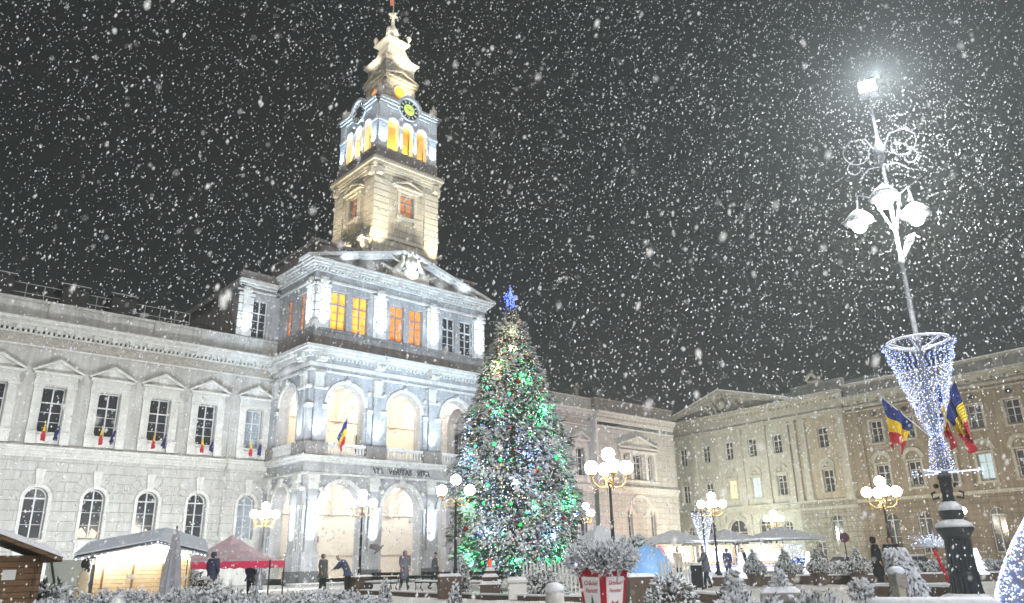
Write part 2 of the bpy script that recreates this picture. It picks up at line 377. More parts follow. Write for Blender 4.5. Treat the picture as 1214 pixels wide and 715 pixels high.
# roof railing and dormers of the left wing
b = MB(Tw)
for z in (19.75, 20.45): b.tube([(-28, 2.2, z), (-6.5, 2.2, z)], .03, 5)
for k in range(20): b.tube([(-28+k*1.13, 2.2, 19.1), (-28+k*1.13, 2.2, 20.45)], .025, 5)
b.build('roof_railing', WF, hall)
for c in (-14.8, -11.5, -19.5):
    m = MB(Tw); m.box(c-.85, c+.85, 1.9, 4.2, 18.9, 20.7); m.box(c-1., c+1., 1.8, 4.3, 20.7, 20.85); o = m.build('dormer', RF, hall)
    s_ = MB(Tw); s_.box(c-.95, c+.95, 1.9, 4.2, 20.853, 20.93); s_.build('snow', SNOW, o)

# --- right end pavilion
PV0, PV1, PVD = 38.2, 52.7, 5.4
Tp = Fr(0, PVD, 0)
g = MB(Tp); wl = MB(Tp)
pb = [(38.2, 42.6, None), (42.6, 44.9, 43.75), (44.9, 48.2, 46.3), (48.2, 52.7, None)]
for a, b_, c in [(38.2, 42.3, None), (42.3, 44.2, 43.25), (44.2, 46.3, 45.35), (46.3, 48.4, 47.45), (48.4, 52.7, None)]:
    if c and c != 45.35: panel(g, a, b_, 1.9, 8.3, (c, .5, 3.3, 5.9, True), .4); window(hall, Tp, c, .38, 3.3, 1.0, 3.1, True, 2)
    else: panel(g, a, b_, 1.9, 8.3)
for a, b_, c, hw in [(38.2, 41.9, None, 0), (41.9, 44.1, 43.1, .42), (44.1, 46.6, 45.35, .75), (46.6, 48.8, 47.6, .42), (48.8, 52.7, None, 0)]:
    if c: panel(wl, a, b_, 9.0, 15.6, (c, hw, 9.9, 12.8, False), .35); window(hall, Tp, c, .33, 9.9, 2*hw, 2.9, False, 2)
    else: panel(wl, a, b_, 9.0, 15.6)
g.build('ground_floor_wall', RU, hall); wl.build('upper_wall', RU, hall)
m = MB(Tp)
steps(m, PV0, PV1, [(8.3, 8.5, .12), (8.5, 8.8, .25), (8.8, 9.0, .38)]); m.mark(); steps(m, PV0, PV1, [(15.5, 15.7, .12)]); m.mark(); steps(m, PV0, PV1, [(16.1, 16.3, .05), (16.3, 16.5, .15), (16.7, 17.0, .45), (17.0, 17.25, .65)])
dentils(m, PV0, PV1, 16.5, 16.7, .01, .3, .3, .15); m.mark(); m.box(PV0, PV1, -.15, .02, 0, 1.9)
m.mark(); m.box(PV0-.3, PV0+.0, -.3, .6, 9, 16.3)
for c in (42.3, 43.95, 46.75, 48.4): m.mark(); m.box(c-.22, c+.22, -.22, .02, 9.9, 12.9)
m.mark(); m.box(41.9, 48.8, -.26, .02, 12.9, 13.25); gable(m, 45.35, 3.6, 13.6, 1.1, .5, .2); m.mark(); m.box(41.9, 48.8, -.3, .02, 9.55, 9.8)
m.build('trim', TR, hall)
m = MB(Tp); m.mark(); archivolt(m, 45.35, 1.9, 6., .3, .1, 18); m.mark(); voussoirs(m, 43.25, .62, 1.05, 5.9, 7); m.mark(); voussoirs(m, 47.45, .62, 1.05, 5.9, 7); m.build('arch_surround', TR, hall)
m = MB(Tp); m.box(PV0, PV1, -.08, .4, 17.25, 18.6); m.box(PV0-.1, PV1+.1, -.25, .45, 18.6, 18.8); m.build('parapet', AT, hall)
m = MB(); m.quad((PV1, PVD, 0), (PV1, PVD+18, 0), (PV1, PVD+18, 18.6), (PV1, PVD, 18.6)); m.mark(); m.quad((PV0, PVD, 9), (PV0, W0, 9), (PV0, W0, 18.6), (PV0, PVD, 18.6)); m.build('end_wall', RU, hall)
m = MB(); m.box(PV0+.5, PV1-.5, PVD+.5, PVD+17, 18.0, 18.4)
m.frustum((PV0+PV1)/2, PVD+8.5, 18.4, 21.5, 6.6, 2.5, 8., 4.); m.build('roof', RF, hall)
for c in (37.6, 41.6):
    m = MB(Tp); m.box(c-.3, c+.3, 2, 2.7, 18.4, 20.7 if c < 40 else 20.2); m.box(c-.4, c+.4, 1.9, 2.8, 20.2, 20.35); m.build('chimney', AT, hall)

# --- central block (avant-corps)
FRN = Fr(0, 0, 0); SIDE = Fr(0, W0, -pi/2); SIDR = Fr(FWID, 0, pi/2)
ARC = [3.2, 8.6, 14.0]; SARC = 2.75          # side arch centre measured from the wing plane
gw = MB(FRN); uw = MB(FRN)
eds = [0, 5.9, 11.3, FWID]
for c, a, b_ in zip(ARC, eds[:-1], eds[1:]):
    panel(gw, a, b_, .4, 7.6, (c, 1.78, .4, 5.3, True), .95, 0, True)
    panel(uw, a, b_, 9.0, 15.7, (c, 1.62, 9.0, 12.95, True), .9, 0, True)
for T_ in (SIDE, SIDR):
    gw.T = T_; uw.T = T_
    panel(gw, 0, W0, .4, 7.6, (SARC, 1.5, .4, 5.45, True), .95, 0, True)
    panel(uw, 0, W0, 9.0, 15.7, (SARC, 1.5, 9.0, 13.1, True), .9, 0, True)
gw.build('ground_arcade_wall', CP, hall); uw.build('upper_arcade_wall', CP, hall)
# loggia interiors
m = MB()
for z0, z1 in ((.4, 8.0), (9.0, 15.6)):
    m.quad((.0, 5.99, z0), (FWID, 5.99, z0), (FWID, 5.99, z1), (0, 5.99, z1)); m.quad((.3, .3, z1), (FWID-.3, .3, z1), (FWID-.3, 6, z1), (.3, 6, z1)); m.quad((.3, .3, z0), (FWID-.3, .3, z0), (FWID-.3, 6, z0), (.3, 6, z0))
for z0, zs, z1 in ((.4, 5.3, 8.0), (9.0, 12.95, 15.6)):
    for x in (5.9, 11.3):            # transverse arches between the vault bays
        mm = Fr(x, .95, pi/2); m2 = MB(mm); panel(m2, 0, 5.05, zs-.2, z1, (2.5, 2.1, zs-.2, zs-.1, True), .5, -.25, True)
        m.v += []; b0 = len(m.v); m.v += m2.v; m.f += [tuple(i+b0 for i in f) for f in m2.f]; m.mi += m2.mi
m.build('loggia_interior', IN, hall)
m = MB(FRN)
for x0, x1, z in ((.3, FWID-.3, 5.15), (.3, FWID-.3, 12.8)): m.box(x0, x1, 5.85, 5.985, z, z+.22); m.box(x0, x1, 5.88, 5.985, z-3.15, z-3.05)
for c in ARC:
    for zs in (5.3, 12.95):
        mm = MB(Fr(0, 5.985, 0)); archivolt(mm, c, 1.6, zs, .16, .07, 14)
        b0 = len(m.v); m.v += mm.v; m.f += [tuple(i+b0 for i in f) for f in mm.f]; m.mi += mm.mi
m.build('loggia_moulding', IN, hall)
m = MB(); m.box(9.6, 10.35, 5.86, 5.97, .4, 5.9); m.build('loggia_door', mat('brown_door', (.17, .09, .06), .6), hall)
m = MB(); m.box(4.1, 4.75, 5.88, 5.98, 3.0, 3.5); m.build('wall_plaque', mat('bronze_plaque', (.14, .12, .1), .5, metal=.5), hall)
for c in (8.0, 9.3): window(hall, FRN, c, 5.95, 9.1, .8, 2.8, False, 2, GL)
# plinths, pilasters, capitals of the ground arcade
def pier_set(T_, cs, half, z_pl=True):
    tr, gr, ca = MB(T_), MB(T_), MB(T_)
    for c in cs:
        gr.mark(); tr.mark(); ca.mark()
        gr.box(c-1.12*half, c+1.12*half, -.42, .3, 0, .92)
        tr.box(c-1.0*half, c+1.0*half, -.34, .25, .92, 2.1); tr.box(c-1.02*half, c+1.02*half, -.4, .25, 2.1, 2.22)
        tr.box(c-.42, c+.42, -.3, .02, 2.22, 2.4); tr.box(c-.37, c+.37, -.24, .02, 2.4, 6.55)
        ca.box(c-.42, c+.42, -.29, .02, 6.55, 6.7); ca.box(c-.4, c+.4, -.27, .02, 6.7, 7.0); ca.box(c-.5, c+.5, -.38, .02, 7.0, 7.2); ca.box(c-.45, c+.45, -.3, .02, 7.2, 7.6)
        for sg in (-1, 1):
            tr.mark(); ca.mark(); a, b_ = sorted((c+sg*.46, c+sg*half)); tr.box(a, b_, -.1, .02, 2.22, 5.1); ca.box(a, b_+.0, -.17, .02, 5.1, 5.4)
            ca.T = T_; ca.mark(); ca.sphere((c+sg*.78, -.1, 6.6), .2, 8, 6)
    gr.build('granite_plinth', GR, hall); tr.build('pilaster', CP, hall); ca.build('capital', TR, hall)
pier_set(FRN, [.72, 5.9, 11.3, FWID-.72], .66)
pier_set(SIDE, [W0-.72, .55], .6); pier_set(SIDR, [.72, W0-.55], .6)
a = MB(FRN)
for c in ARC: a.mark(); archivolt(a, c, 1.78, 5.3, .3, .12, 20); keystone(a, c, 7.0, 7.55, .14, .2, .26); a.sphere((c, -.2, 7.28), .2, 8, 6)
a.T = SIDE; a.mark(); archivolt(a, SARC, 1.5, 5.45, .28, .12, 18); keystone(a, SARC, 6.9, 7.5, .14, .2, .26)
a.T = SIDR; a.mark(); archivolt(a, SARC, 1.5, 5.45, .28, .12, 18)
a.T = FRN
for c in ARC: a.mark(); archivolt(a, c, 1.62, 12.95, .26, .12, 20); a.sphere((c, -.14, 14.78), .24, 8, 6)
a.T = SIDE; a.mark(); archivolt(a, SARC, 1.5, 13.1, .26, .12, 18); a.sphere((SARC, -.14, 14.8), .22, 8, 6)
a.T = SIDR; a.mark(); archivolt(a, SARC, 1.5, 13.1, .26, .12, 18)
a.build('archivolt', TR, hall)
# entablature between the arcades
m = MB(); ring(m, 0, FWID, 0, W0, [(7.6, 7.75, .2), (8.5, 8.62, .16), (8.62, 8.8, .36), (8.8, 8.97, .5)]); m.build('entablature_moulding', TR, hall)
m = MB(); ring(m, 0, FWID, 0, W0, [(7.75, 8.5, .1)]); fr = m.build('entablature_frieze', CP, hall)
# lettering
def letters(name, txt, size, mt, parent, loc, rot, ext=.02, shear=0, bold=0, spacing=1.):
    cu = bpy.data.curves.new(name, 'FONT'); cu.body = txt; cu.size = size; cu.align_x = 'CENTER'; cu.align_y = 'CENTER'; cu.extrude = ext; cu.shear = shear; cu.offset = bold; cu.space_character = spacing
    tmp = bpy.data.objects.new('tmp', cu); COL.objects.link(tmp)
    dg = bpy.context.evaluated_depsgraph_get(); me = bpy.data.meshes.new_from_object(tmp.evaluated_get(dg))
    bpy.data.objects.remove(tmp); me.name = name; me.materials.clear(); me.materials.append(mt)
    o = link(bpy.data.objects.new(name, me), parent); o.location = loc; o.rotation_euler = rot; return o
letters('frieze_lettering', 'VIA   VERITAS   VITA', .6, mat('dark_letters', (.05, .045, .045), .7), hall, (8.5, -.125, 8.13), (pi/2, 0, 0), .02, 0, .012, 1.0)
# balustrade level and upper arcade piers
bal = MB(FRN); bs = MB(FRN)
def balustrade(T_, a, b_):
    bal.mark(); bs.mark()
    bal.T = T_; bs.T = T_
    bal.box(a, b_, -.3, -.02, 8.97, 9.16); bal.box(a, b_, -.32, .02, 9.74, 9.9); bs.box(a, b_, -.31, .0, 9.903, 9.95)
    n = max(3, int((b_-a)/.27))
    for i in range(n):
        x = a+(b_-a)*(i+.5)/n; bal.lathe([(.06, 9.16), (.1, 9.3), (.055, 9.5), (.08, 9.74)], 6, x, -.16)
up, uc, ud = MB(), MB(), MB()
def upper_pier(T_, c, half=.74):
    for q in (up, uc, ud): q.T = T_; q.mark()
    ud.box(c-1.08*half-.1, c+1.08*half+.1, -.42, .1, 8.97, 9.95)
    up.box(c-.34, c+.34, -.22, .02, 9.95, 13.9)
    for sg in (-1, 1):
        a_, b2 = sorted((c+sg*.4, c+sg*(half+.12))); up.mark(); uc.mark(); up.box(a_, b2, -.1, .02, 9.95, 12.5); uc.box(a_-.03, b2+.03, -.18, .02, 12.5, 12.8)
        uc.mark(); uc.sphere((c+sg*.7, -.08, 14.1), .17, 8, 6)
    uc.mark(); uc.box(c-.4, c+.4, -.3, .02, 13.9, 14.05); uc.box(c-.36, c+.36, -.24, .02, 14.05, 15.3); uc.box(c-.42, c+.42, -.32, .02, 15.0, 15.2)
    uc.mark(); uc.box(c-.38, c+.38, -.62, .02, 16.05, 16.7); uc.sphere((c-.17, -.62, 16.3), .16, 8, 6); uc.sphere((c+.17, -.62, 16.3), .16, 8, 6)
for c in (.72, 5.9, 11.3, FWID-.72): upper_pier(FRN, c)
for T_, cs in ((SIDE, (W0-.72, .5)), (SIDR, (.72, W0-.5))):
    for c in cs: upper_pier(T_, c, .55)
for a_, b_ in ((1.62, 4.95), (6.85, 10.35), (12.25, 15.6)): balustrade(FRN, a_, b_)
balustrade(SIDE, 1.1, 4.5); balustrade(SIDR, 1.6, 4.9)
bal.build('balustrade', TR, hall); bs.build('snow', SNOW, hall); up.build('upper_pilaster', CP, hall); uc.build('bracket', TR, hall); ud.build('pedestal', AT, hall)
m = MB(); ring(m, 0, FWID, 0, W0, [(15.3, 15.45, .16), (15.7, 16.0, .14), (16.55, 16.72, .3), (16.72, 16.95, .6), (16.95, 17.2, .78)])
for T_, L_ in ((FRN, FWID), (SIDE, W0)):
    m.T = T_; dentils(m, -.2, L_+.2, 16.35, 16.55, .13, .34, .34, .17)
m.T = ID; m.build('main_cornice', TR, hall)
m = MB(); ring(m, 0, FWID, 0, W0, [(15.45, 15.7, .06), (16.0, 16.55, .08)]); m.build('main_frieze', CP, hall)
# --- top storey : front block, and the wider block on the wing plane
Z3 = 17.2
m = MB(); ring(m, 0, FWID, 0, W0, [(Z3, 18.62, -.02), (18.62, 18.78, .08)])
WX0, WX1 = -3.5, FWID+3.5
m.box(WX0, 0-.001, W0-.05, W0+.5, 17.3, 18.7); m.box(FWID+.001, WX1, W0-.05, W0+.5, 17.3, 18.7)
m.build('attic_band', AT, hall)
tw = MB(FRN)
eds3 = [0, 5.9, 11.3, FWID]
for c, a_, b_ in zip([3.1, 8.6, 14.1], eds3[:-1], eds3[1:]):
    panel(tw, a_, c, 18.7, 22.6, (c-.98, .7, 18.86, 22.0, False), .3); panel(tw, c, b_, 18.7, 22.6, (c+.98, .7, 18.86, 22.0, False), .3)
DARKF = mat('grey_window_frame', (.3, .29, .3), .6)
gl_ = [ORANGE, ORANGE, DIMOR, DIMOR, GL, GL]
k = 0
for c in (3.1, 8.6, 14.1):
    for q in (-.98, .98):
        window(hall, FRN, c+q, .26, 18.86, 1.4, 3.14, False, 2, gl_[k], .09, label=('orange lit window' if k < 2 else None), frame=DARKF if k < 4 else None); k += 1
tw.T = SIDE
panel(tw, 0, 2.9, 18.7, 22.6, (1.75, .6, 18.86, 22.0, False), .3); panel(tw, 2.9, W0, 18.7, 22.6, (3.95, .6, 18.86, 22.0, False), .3)
for c in (1.75, 3.95): window(hall, SIDE, c, .26, 18.86, 1.2, 3.14, False, 2, DIMOR, .09, frame=DARKF)
tw.T = SIDR; panel(tw, 0, W0, 18.7, 22.6)
tw.T = Tw
panel(tw, WX0, 0, 18.7, 22.6, (-1.75, .62, 18.86, 22.0, False), .3); panel(tw, FWID, WX1, 18.7, 22.6, (FWID+1.75, .62, 18.86, 22.0, False), .3)
for c in (-1.75, FWID+1.75): window(hall, Tw, c, .26, 18.86, 1.24, 3.14, False, 2, GL)
tw.build('top_storey_wall', CP, hall)
m = MB(); m.mark(); m.quad((WX0, W0, 17), (WX0, W0+18, 17), (WX0, W0+18, 23.6), (WX0, W0, 23.6)); m.mark(); m.quad((WX1, W0, 17), (WX1, W0+18, 17), (WX1, W0+18, 23.6), (WX1, W0, 23.6))
m.mark(); m.box(WX0-.35, WX0+.3, W0-.3, W0+18, 23.0, 23.5); m.mark(); m.box(WX1-.3, WX1+.35, W0-.3, W0+18, 23.0, 23.5)
m.build('side_wall', AT, hall)
pb_ = MB(); BPOS = [(FRN, .62), (FRN, 5.9), (FRN, 11.3), (FRN, FWID-.62), (SIDE, W0-.62), (Tw, -3.0), (Tw, WX1-.5)]
pc = MB()
for T_, c in BPOS:
    pb_.T = T_; pc.T = T_; pb_.mark(); pc.mark()
    banded(pb_, c-.62, c-.28, -.1, .02, 18.8, 22.2, 5, .09); banded(pb_, c+.28, c+.62, -.1, .02, 18.8, 22.2, 5, .09)
    pb_.box(c-.28, c+.28, -.17, .02, 18.8, 22.2)
    pc.box(c-.68, c+.68, -.24, .02, 22.2, 22.4); pc.box(c-.34, c+.34, -.26, .02, 22.4, 22.9); pc.sphere((c-.28, -.24, 22.6), .16, 8, 6); pc.sphere((c+.28, -.24, 22.6), .16, 8, 6)
pb_.build('banded_pilaster', TR, hall); pc.build('pilaster_capital', TR, hall)
m = MB(); ring(m, 0, FWID, 0, W0+1, [(22.6, 22.78, .16), (23.35, 23.5, .2), (23.7, 23.9, .5), (23.9, 24.12, .68), (24.12, 24.25, .78)])
for T_, L_ in ((FRN, FWID), (SIDE, W0)):
    m.T = T_; dentils(m, -.3, L_+.3, 23.5, 23.7, .1, .42, .3, .15); dentils(m, 0, L_, 23.45, 23.85, .42, .62, 2.1, .32)
m.T = Tw
for a_, b_ in ((WX0-.3, -.5), (FWID+.5, WX1+.3)):
    for z0, z1, p in ((22.6, 22.75, .12), (23.0, 23.2, .3), (23.2, 23.5, .55)): m.box(a_, b_, -p, .02, z0, z1)
m.build('top_cornice', TR, hall)
m = MB(); ring(m, 0, FWID, 0, W0+1, [(22.78, 23.35, .08)]); m.T = Tw
for a_, b_ in ((WX0, -.1), (FWID+.1, WX1)): m.box(a_, b_, -.05, .02, 22.75, 23.0)
m.build('top_frieze', CP, hall)
# pediment
pd = MB(FRN); c = FWID/2
pd.prism([(1.0, 24.25), (c, 26.9), (FWID-1.0, 24.25)], .1, .9); pd.build('pediment_field', AT, hall)
pd = MB(FRN)
for sg in (-1, 1):
    e = c + sg*(FWID/2+.95)
    pd.prism([(e, 24.26), (c, 26.85), (c, 27.1), (e+sg*.1, 24.44)], -.45, 1.2)
    pd.prism([(e-sg*1.2, 24.27), (c, 26.55), (c, 26.85), (e-sg*.3, 24.3)], -.2, 1.1)
    for i in range(16):
        t = (i+.5)/16; x = e+(c-e)*t; z = 24.2+2.55*t; pd.box(x-.09, x+.09, -.38, -.2, z, z+.2)
pd.build('raking_cornice', TR, hall)
ps = MB(FRN)
for sg in (-1, 1):
    e = c + sg*(FWID/2+.95); ps.prism([(e+sg*.08, 24.455), (c, 27.11), (c, 27.19), (e+sg*.08, 24.52)], -.43, 1.18)
ps.build('snow', SNOW, hall)
# coat of arms : shield, crown and two supporting figures on a base
m = MB(FRN); m.box(c-1.9, c+1.9, -.55, .1, 24.25, 24.95)
m.lathe([(.05, 0), (.5, .02), (.62, .14), (.5, .26), (.05, .28)], 20)
n0 = len(m.v)-100
for i in range(n0, len(m.v)): x, y, z = m.v[i]; m.v[i] = (c+x, -.35-z, 25.85+y*1.2)
m.prism([(c-.42, 26.5), (c-.5, 26.95), (c-.22, 26.72), (c, 27.05), (c+.22, 26.72), (c+.5, 26.95), (c+.42, 26.5)], -.6, -.1)
for sg in (-1, 1):
    m.tube([(c+sg*1.6, -.3, 24.9), (c+sg*1.25, -.45, 25.3), (c+sg*.95, -.45, 25.75), (c+sg*.8, -.4, 26.2)], .32, 8, .16); m.sphere((c+sg*.82, -.45, 26.38), .17, 8, 6)
    m.tube([(c+sg*1.0, -.45, 25.8), (c+sg*1.6, -.4, 26.0), (c+sg*2.0, -.35, 26.3)], .12, 6, .06); m.tube([(c+sg*1.5, -.35, 24.9), (c+sg*2.2, -.35, 25.1), (c+sg*2.8, -.3, 25.35)], .2, 7, .07)
    m.sphere((c+sg*1.3, -.45, 25.1), .3, 8, 6); m.sphere((c+sg*.5, -.5, 25.1), .28, 8, 6)
m.build('coat_of_arms', TP, hall)
m = MB(FRN); m.lathe([(.03, 0), (.3, .0), (.3, .08), (.03, .1)], 14)
n0 = len(m.v)-56
for i in range(n0, len(m.v)): x, y, z = m.v[i]; m.v[i] = (c+x, -.66-z, 25.85+y*1.2)
m.build('shield', AT, hall)
# attic blocks behind the pediment, tower roof
m = MB(); m.box(.3, FWID-.2, 1.2, 1.8, 24.25, 26.35); m.box(.1, FWID, 1.05, 1.95, 26.35, 26.6); m.box(.3, .9, 1.2, 9, 24.25, 26.2); m.box(FWID-.8, FWID-.2, 1.2, 9, 24.25, 26.2); m.box(.15, 1., 1.2, 9, 26.2, 26.45)
m.box(WX0-.1, 0-.4, W0-.2, W0+.5, 23.5, 24.3); m.box(FWID+.4, WX1+.1, W0-.2, W0+.5, 23.5, 24.3)
m.build('attic_parapet', AT, hall)
m = MB(); m.frustum(FWID/2, W0+8.5, 23.4, 26.6, 11.6, 7, 8.6, 4); m.build('roof', RF, hall)

# --- tower
TX, TY = 9.15, 4.75
def tfr(h): return [Fr(TX-h, TY-h, 0), Fr(TX-h, TY+h, -pi/2), Fr(TX+h, TY-h, pi/2), Fr(TX+h, TY+h, pi)]
H = 3.45
m = MB()
m.box(TX-4.0, TX+4.0, TY-2.9, TY+4.6, 24.0, 28.2); m.box(TX-3.5-.7, TX+4.3, TY-3.1, TY+4.8, 28.2, 28.5)
m.build('tower_base', TS, hall)
m = MB(); mt = MB()
for T_ in tfr(H):
    m.T = T_; mt.T = T_; w_ = 2*H
    panel(m, 0, w_, 24, 34.9, (w_/2, .72, 31.2, 33.3, False), .3)
    window(hall, T_, w_/2, .25, 31.2, 1.44, 2.1, False, 2, TOWG, .1, frame=DARKF)
    for a_, b_ in ((-.06, 1.5), (w_-1.5, w_+.06)): banded(mt, a_, b_, -.09, .02, 28.8, 34.3, 9, .08)
    for sg in (-1, 1):
        x0, x1 = sorted((w_/2+sg*.78, w_/2+sg*1.05)); mt.box(x0, x1, -.14, .02, 31.0, 33.5)
        mt.box(w_/2+sg*.9-.2, w_/2+sg*.9+.2, -.3, .02, 30.45, 30.75)
    mt.box(w_/2-1.2, w_/2+1.2, -.32, .02, 30.75, 31.0); mt.box(w_/2-1.2, w_/2+1.2, -.2, .02, 33.5, 33.75); gable(mt, w_/2, 1.5, 33.95, .55, .4, .14)
    mt.box(0, w_, -.12, .02, 28.5, 28.8)
    for a_ in (.35, w_-.35): mt.box(a_-.3, a_+.3, -.42, .02, 34.5, 35.2); mt.sphere((a_, -.3, 34.6), .22, 8, 6)
m.build('tower_shaft', TS, hall); mt.build('tower_trim', TP, hall)
m = MB(); ring(m, TX-H, TX+H, TY-H, TY+H, [(34.9, 35.2, .08), (35.2, 35.4, .22), (35.4, 35.75, .3), (35.75, 35.95, .48), (35.95, 36.15, .42)]); m.build('tower_cornice', TP, hall)
m = MB(); ring(m, TX-H, TX+H, TY-H, TY+H, [(36.15, 37.35, -.02), (37.35, 37.5, .05)]); m.build('belfry_plinth', AT, hall)
HB = 3.3; BW = mat('belfry_stone', (.6, .61, .63), .85, var=(.48, .49, .5), vscale=2, bump=.2)
m = MB(); mt = MB(); am = MB()
for T_ in tfr(HB):
    m.T = T_; mt.T = T_; am.T = T_; w_ = 2*HB
    e = [0, 1.0+1.5, w_/2+.83, w_]; e = [0, w_/2-.83, w_/2+.83, w_]; cs = (w_/2-1.62, w_/2, w_/2+1.62)
    for c2, a_, b_ in zip(cs, e[:-1], e[1:]): panel(m, a_, b_, 37.5, 41.3, (c2, .58, 37.5, 40.35, True), .5, 0, True)
    panel(m, 0, w_, 41.3, 42.3)
    for c2 in cs: archivolt(mt, c2, .58, 40.35, .14, .08, 12); 
    for x in (w_/2-.81, w_/2+.81): mt.box(x-.13, x+.13, -.12, .02, 37.5, 40.2); mt.box(x-.18, x+.18, -.18, .02, 40.2, 40.38); mt.sphere((x, -.12, 41.2), .16, 8, 6)
    for x in (.45, w_-.45): banded(mt, x-.42, x+.42, -.12, .02, 37.5, 40.2, 5, .06); mt.box(x-.48, x+.48, -.2, .02, 40.2, 40.45); mt.box(x-.42, x+.42, -.14, .02, 40.45, 42.3)
    # cornice that arches over the clock
    for z0, z1, p in ((42.0, 42.3, .12), (42.3, 42.55, .28), (42.55, 42.8, .4)):
        mt.box(-p, w_/2-1.25, -p, .02, z0, z1); mt.box(w_/2+1.25, w_+p, -p, .02, z0, z1)
    for i in range(18):
        a, b = pi*(i/18*1.1-.05), pi*((i+1)/18*1.1-.05)
        mt.prism([(w_/2-r*cos(t), 42.45+r*sin(t)) for r, t in ((1.14, a), (1.42, a), (1.42, b), (1.14, b))], -.34, .05)
    m.prism([(w_/2+1.15*cos(2*pi*k/24), 42.45+1.15*sin(2*pi*k/24)) for k in range(24)], -.06, .3)
m.build('belfry_wall', BW, hall); mt.build('belfry_trim', BW, hall)
m = MB(); m.box(TX-1.35, TX+1.35, TY-1.35, TY+1.35, 37.5, 41.5); m.box(TX-3, TX+3, TY-3, TY+3, 41.3, 41.5); m.build('belfry_core', AMBER, hall)
# clocks
CLK = mat('clock_black_dial', (.03, .035, .045), .5); CLY = emit('lit_clock_centre', (.62, .75, .18), .55); CLN = emit('clock_numerals', (.6, .65, .6), .55); HND = mat('clock_hands', (.02, .02, .02), .5)
for k, T_ in enumerate(tfr(HB)[:3]):
    def disc(r0_, r1_, d0, d1, n=28, T_=T_):
        q = MB(T_); 
        q.prism([(HB+r1_*cos(2*pi*i/n), 42.45+r1_*sin(2*pi*i/n)) for i in range(n)], d0, d1); return q
    cl = disc(0, 1.05, -.14, -.07).build('clock', CLK, hall); disc(0, .6, -.16, -.142).build('clock_centre', CLY if k != 1 else CLK, cl)
    q = MB(T_)
    for i in range(12):
        a = 2*pi*i/12; x, z = HB+.83*sin(a), 42.45+.83*cos(a); ux, uz = sin(a), cos(a)
        q.prism([(x-ux*.13-uz*.04, z-uz*.13+ux*.04), (x-ux*.13+uz*.04, z-uz*.13-ux*.04), (x+ux*.13+uz*.06, z+uz*.13-ux*.06), (x+ux*.13-uz*.06, z+uz*.13+ux*.06)], -.165, -.142)
    q.build('numerals', CLN, cl)
    q = MB(T_)
    for a, l, w_ in ((rad(285), .42, .05), (rad(95), .62, .035)):
        ux, uz = sin(a), cos(a); q.prism([(HB-uz*w_-ux*.1, 42.45+ux*w_-uz*.1), (HB+uz*w_-ux*.1, 42.45-ux*w_-uz*.1), (HB+ux*l, 42.45+uz*l)], -.185, -.168)
    q.build('hand', HND, cl)
    q = MB(T_); n = 28
    for i in range(n):
        a, b = 2*pi*i/n, 2*pi*(i+1)/n; q.prism([(HB+r*cos(t), 42.45+r*sin(t)) for r, t in ((1.05, a), (1.17, a), (1.17, b), (1.05, b))], -.2, -.06)
    q.build('rim', BW, cl)
# urns on the belfry corners
m = MB()
for sx in (-1, 1):
    for sy in (-1, 1): m.lathe([(.12, 42.8), (.28, 42.85), (.3, 43.2), (.42, 43.5), (.3, 43.8), (.12, 43.95), (.16, 44.1), (.03, 44.4)], 10, TX+sx*3.1, TY+sy*3.1)
m.build('corner_urn', TP, hall, True)
# lantern stage
H2 = 1.68
m = MB(); m.frustum(TX, TY, 42.8, 43.9, 3.1, 2.3); m.build('lantern_base', AT, hall)
m = MB(); mt = MB()
for T_ in tfr(H2):
    m.T = T_; mt.T = T_; w_ = 2*H2
    m.quad((0,0,43.8),(w_,0,43.8),(w_,0,48.6),(0,0,48.6))
    for a_, b_ in ((0, .6), (w_-.6, w_)): banded(mt, a_, b_, -.14, .02, 43.9, 46.3, 4, .08)
    mt.box(-.2, w_+.2, -.3, .02, 46.3, 46.6); gable(mt, w_/2, 1.85, 46.75, .75, .42, .16)
    archivolt(mt, w_/2, .62, 45.2, .14, .1, 12)
m.build('lantern_wall', TS, hall); mt.build('lantern_trim', TP, hall)
for T_ in tfr(H2)[:3]:
    q = MB(T_); n = 20; q.prism([(H2+.6*cos(2*pi*i/n), 45.25+.6*sin(2*pi*i/n)) for i in range(n)], -.05, .02); q.build('round_window', emit('orange_round_glass', (1., .3, .03), .9), hall)
m = MB(); m.frustum(TX, TY, 48.6, 48.95, 1.72, 2.0); m.box(TX-2.04, TX+2.04, TY-2.04, TY+2.04, 48.95, 49.12)
for (z0, h0), (z1, h1) in zip([(49.12, 1.9), (49.6, 1.5), (50.3, 1.18), (51.0, .98)], [(49.6, 1.5), (50.3, 1.18), (51.0, .98), (51.4, .92)]): m.frustum(TX, TY, z0, z1, h0, h1)
m.frustum(TX, TY, 51.4, 51.65, 1.0, 1.32); m.box(TX-1.36, TX+1.36, TY-1.36, TY+1.36, 51.65, 51.82); m.frustum(TX, TY, 51.82, 52.5, 1.1, .6)
m.build('spire_roof', TP, hall)
m = MB(); m.lathe([(.5, 52.4), (.66, 52.7), (.7, 53.1), (.56, 53.6), (.28, 54.1), (.16, 54.4), (.22, 54.7), (.12, 55.2), (.3, 55.35), (.36, 55.55), (.3, 55.75), (.06, 56.0), (.05, 63)], 12, TX, TY)
for sx in (-1, 1):
    for sy in (-1, 1):
        m.lathe([(.1, 51.85), (.14, 52.2), (.28, 52.45), (.2, 52.7), (.05, 52.9)], 8, TX+sx*1.2, TY+sy*1.2)
    m.sphere((TX+sx*.42, TY, 55.55), .15); m.sphere((TX, TY+sx*.42, 55.55), .15)
m.build('spire', TP, hall, True)
m = MB(); n = 10
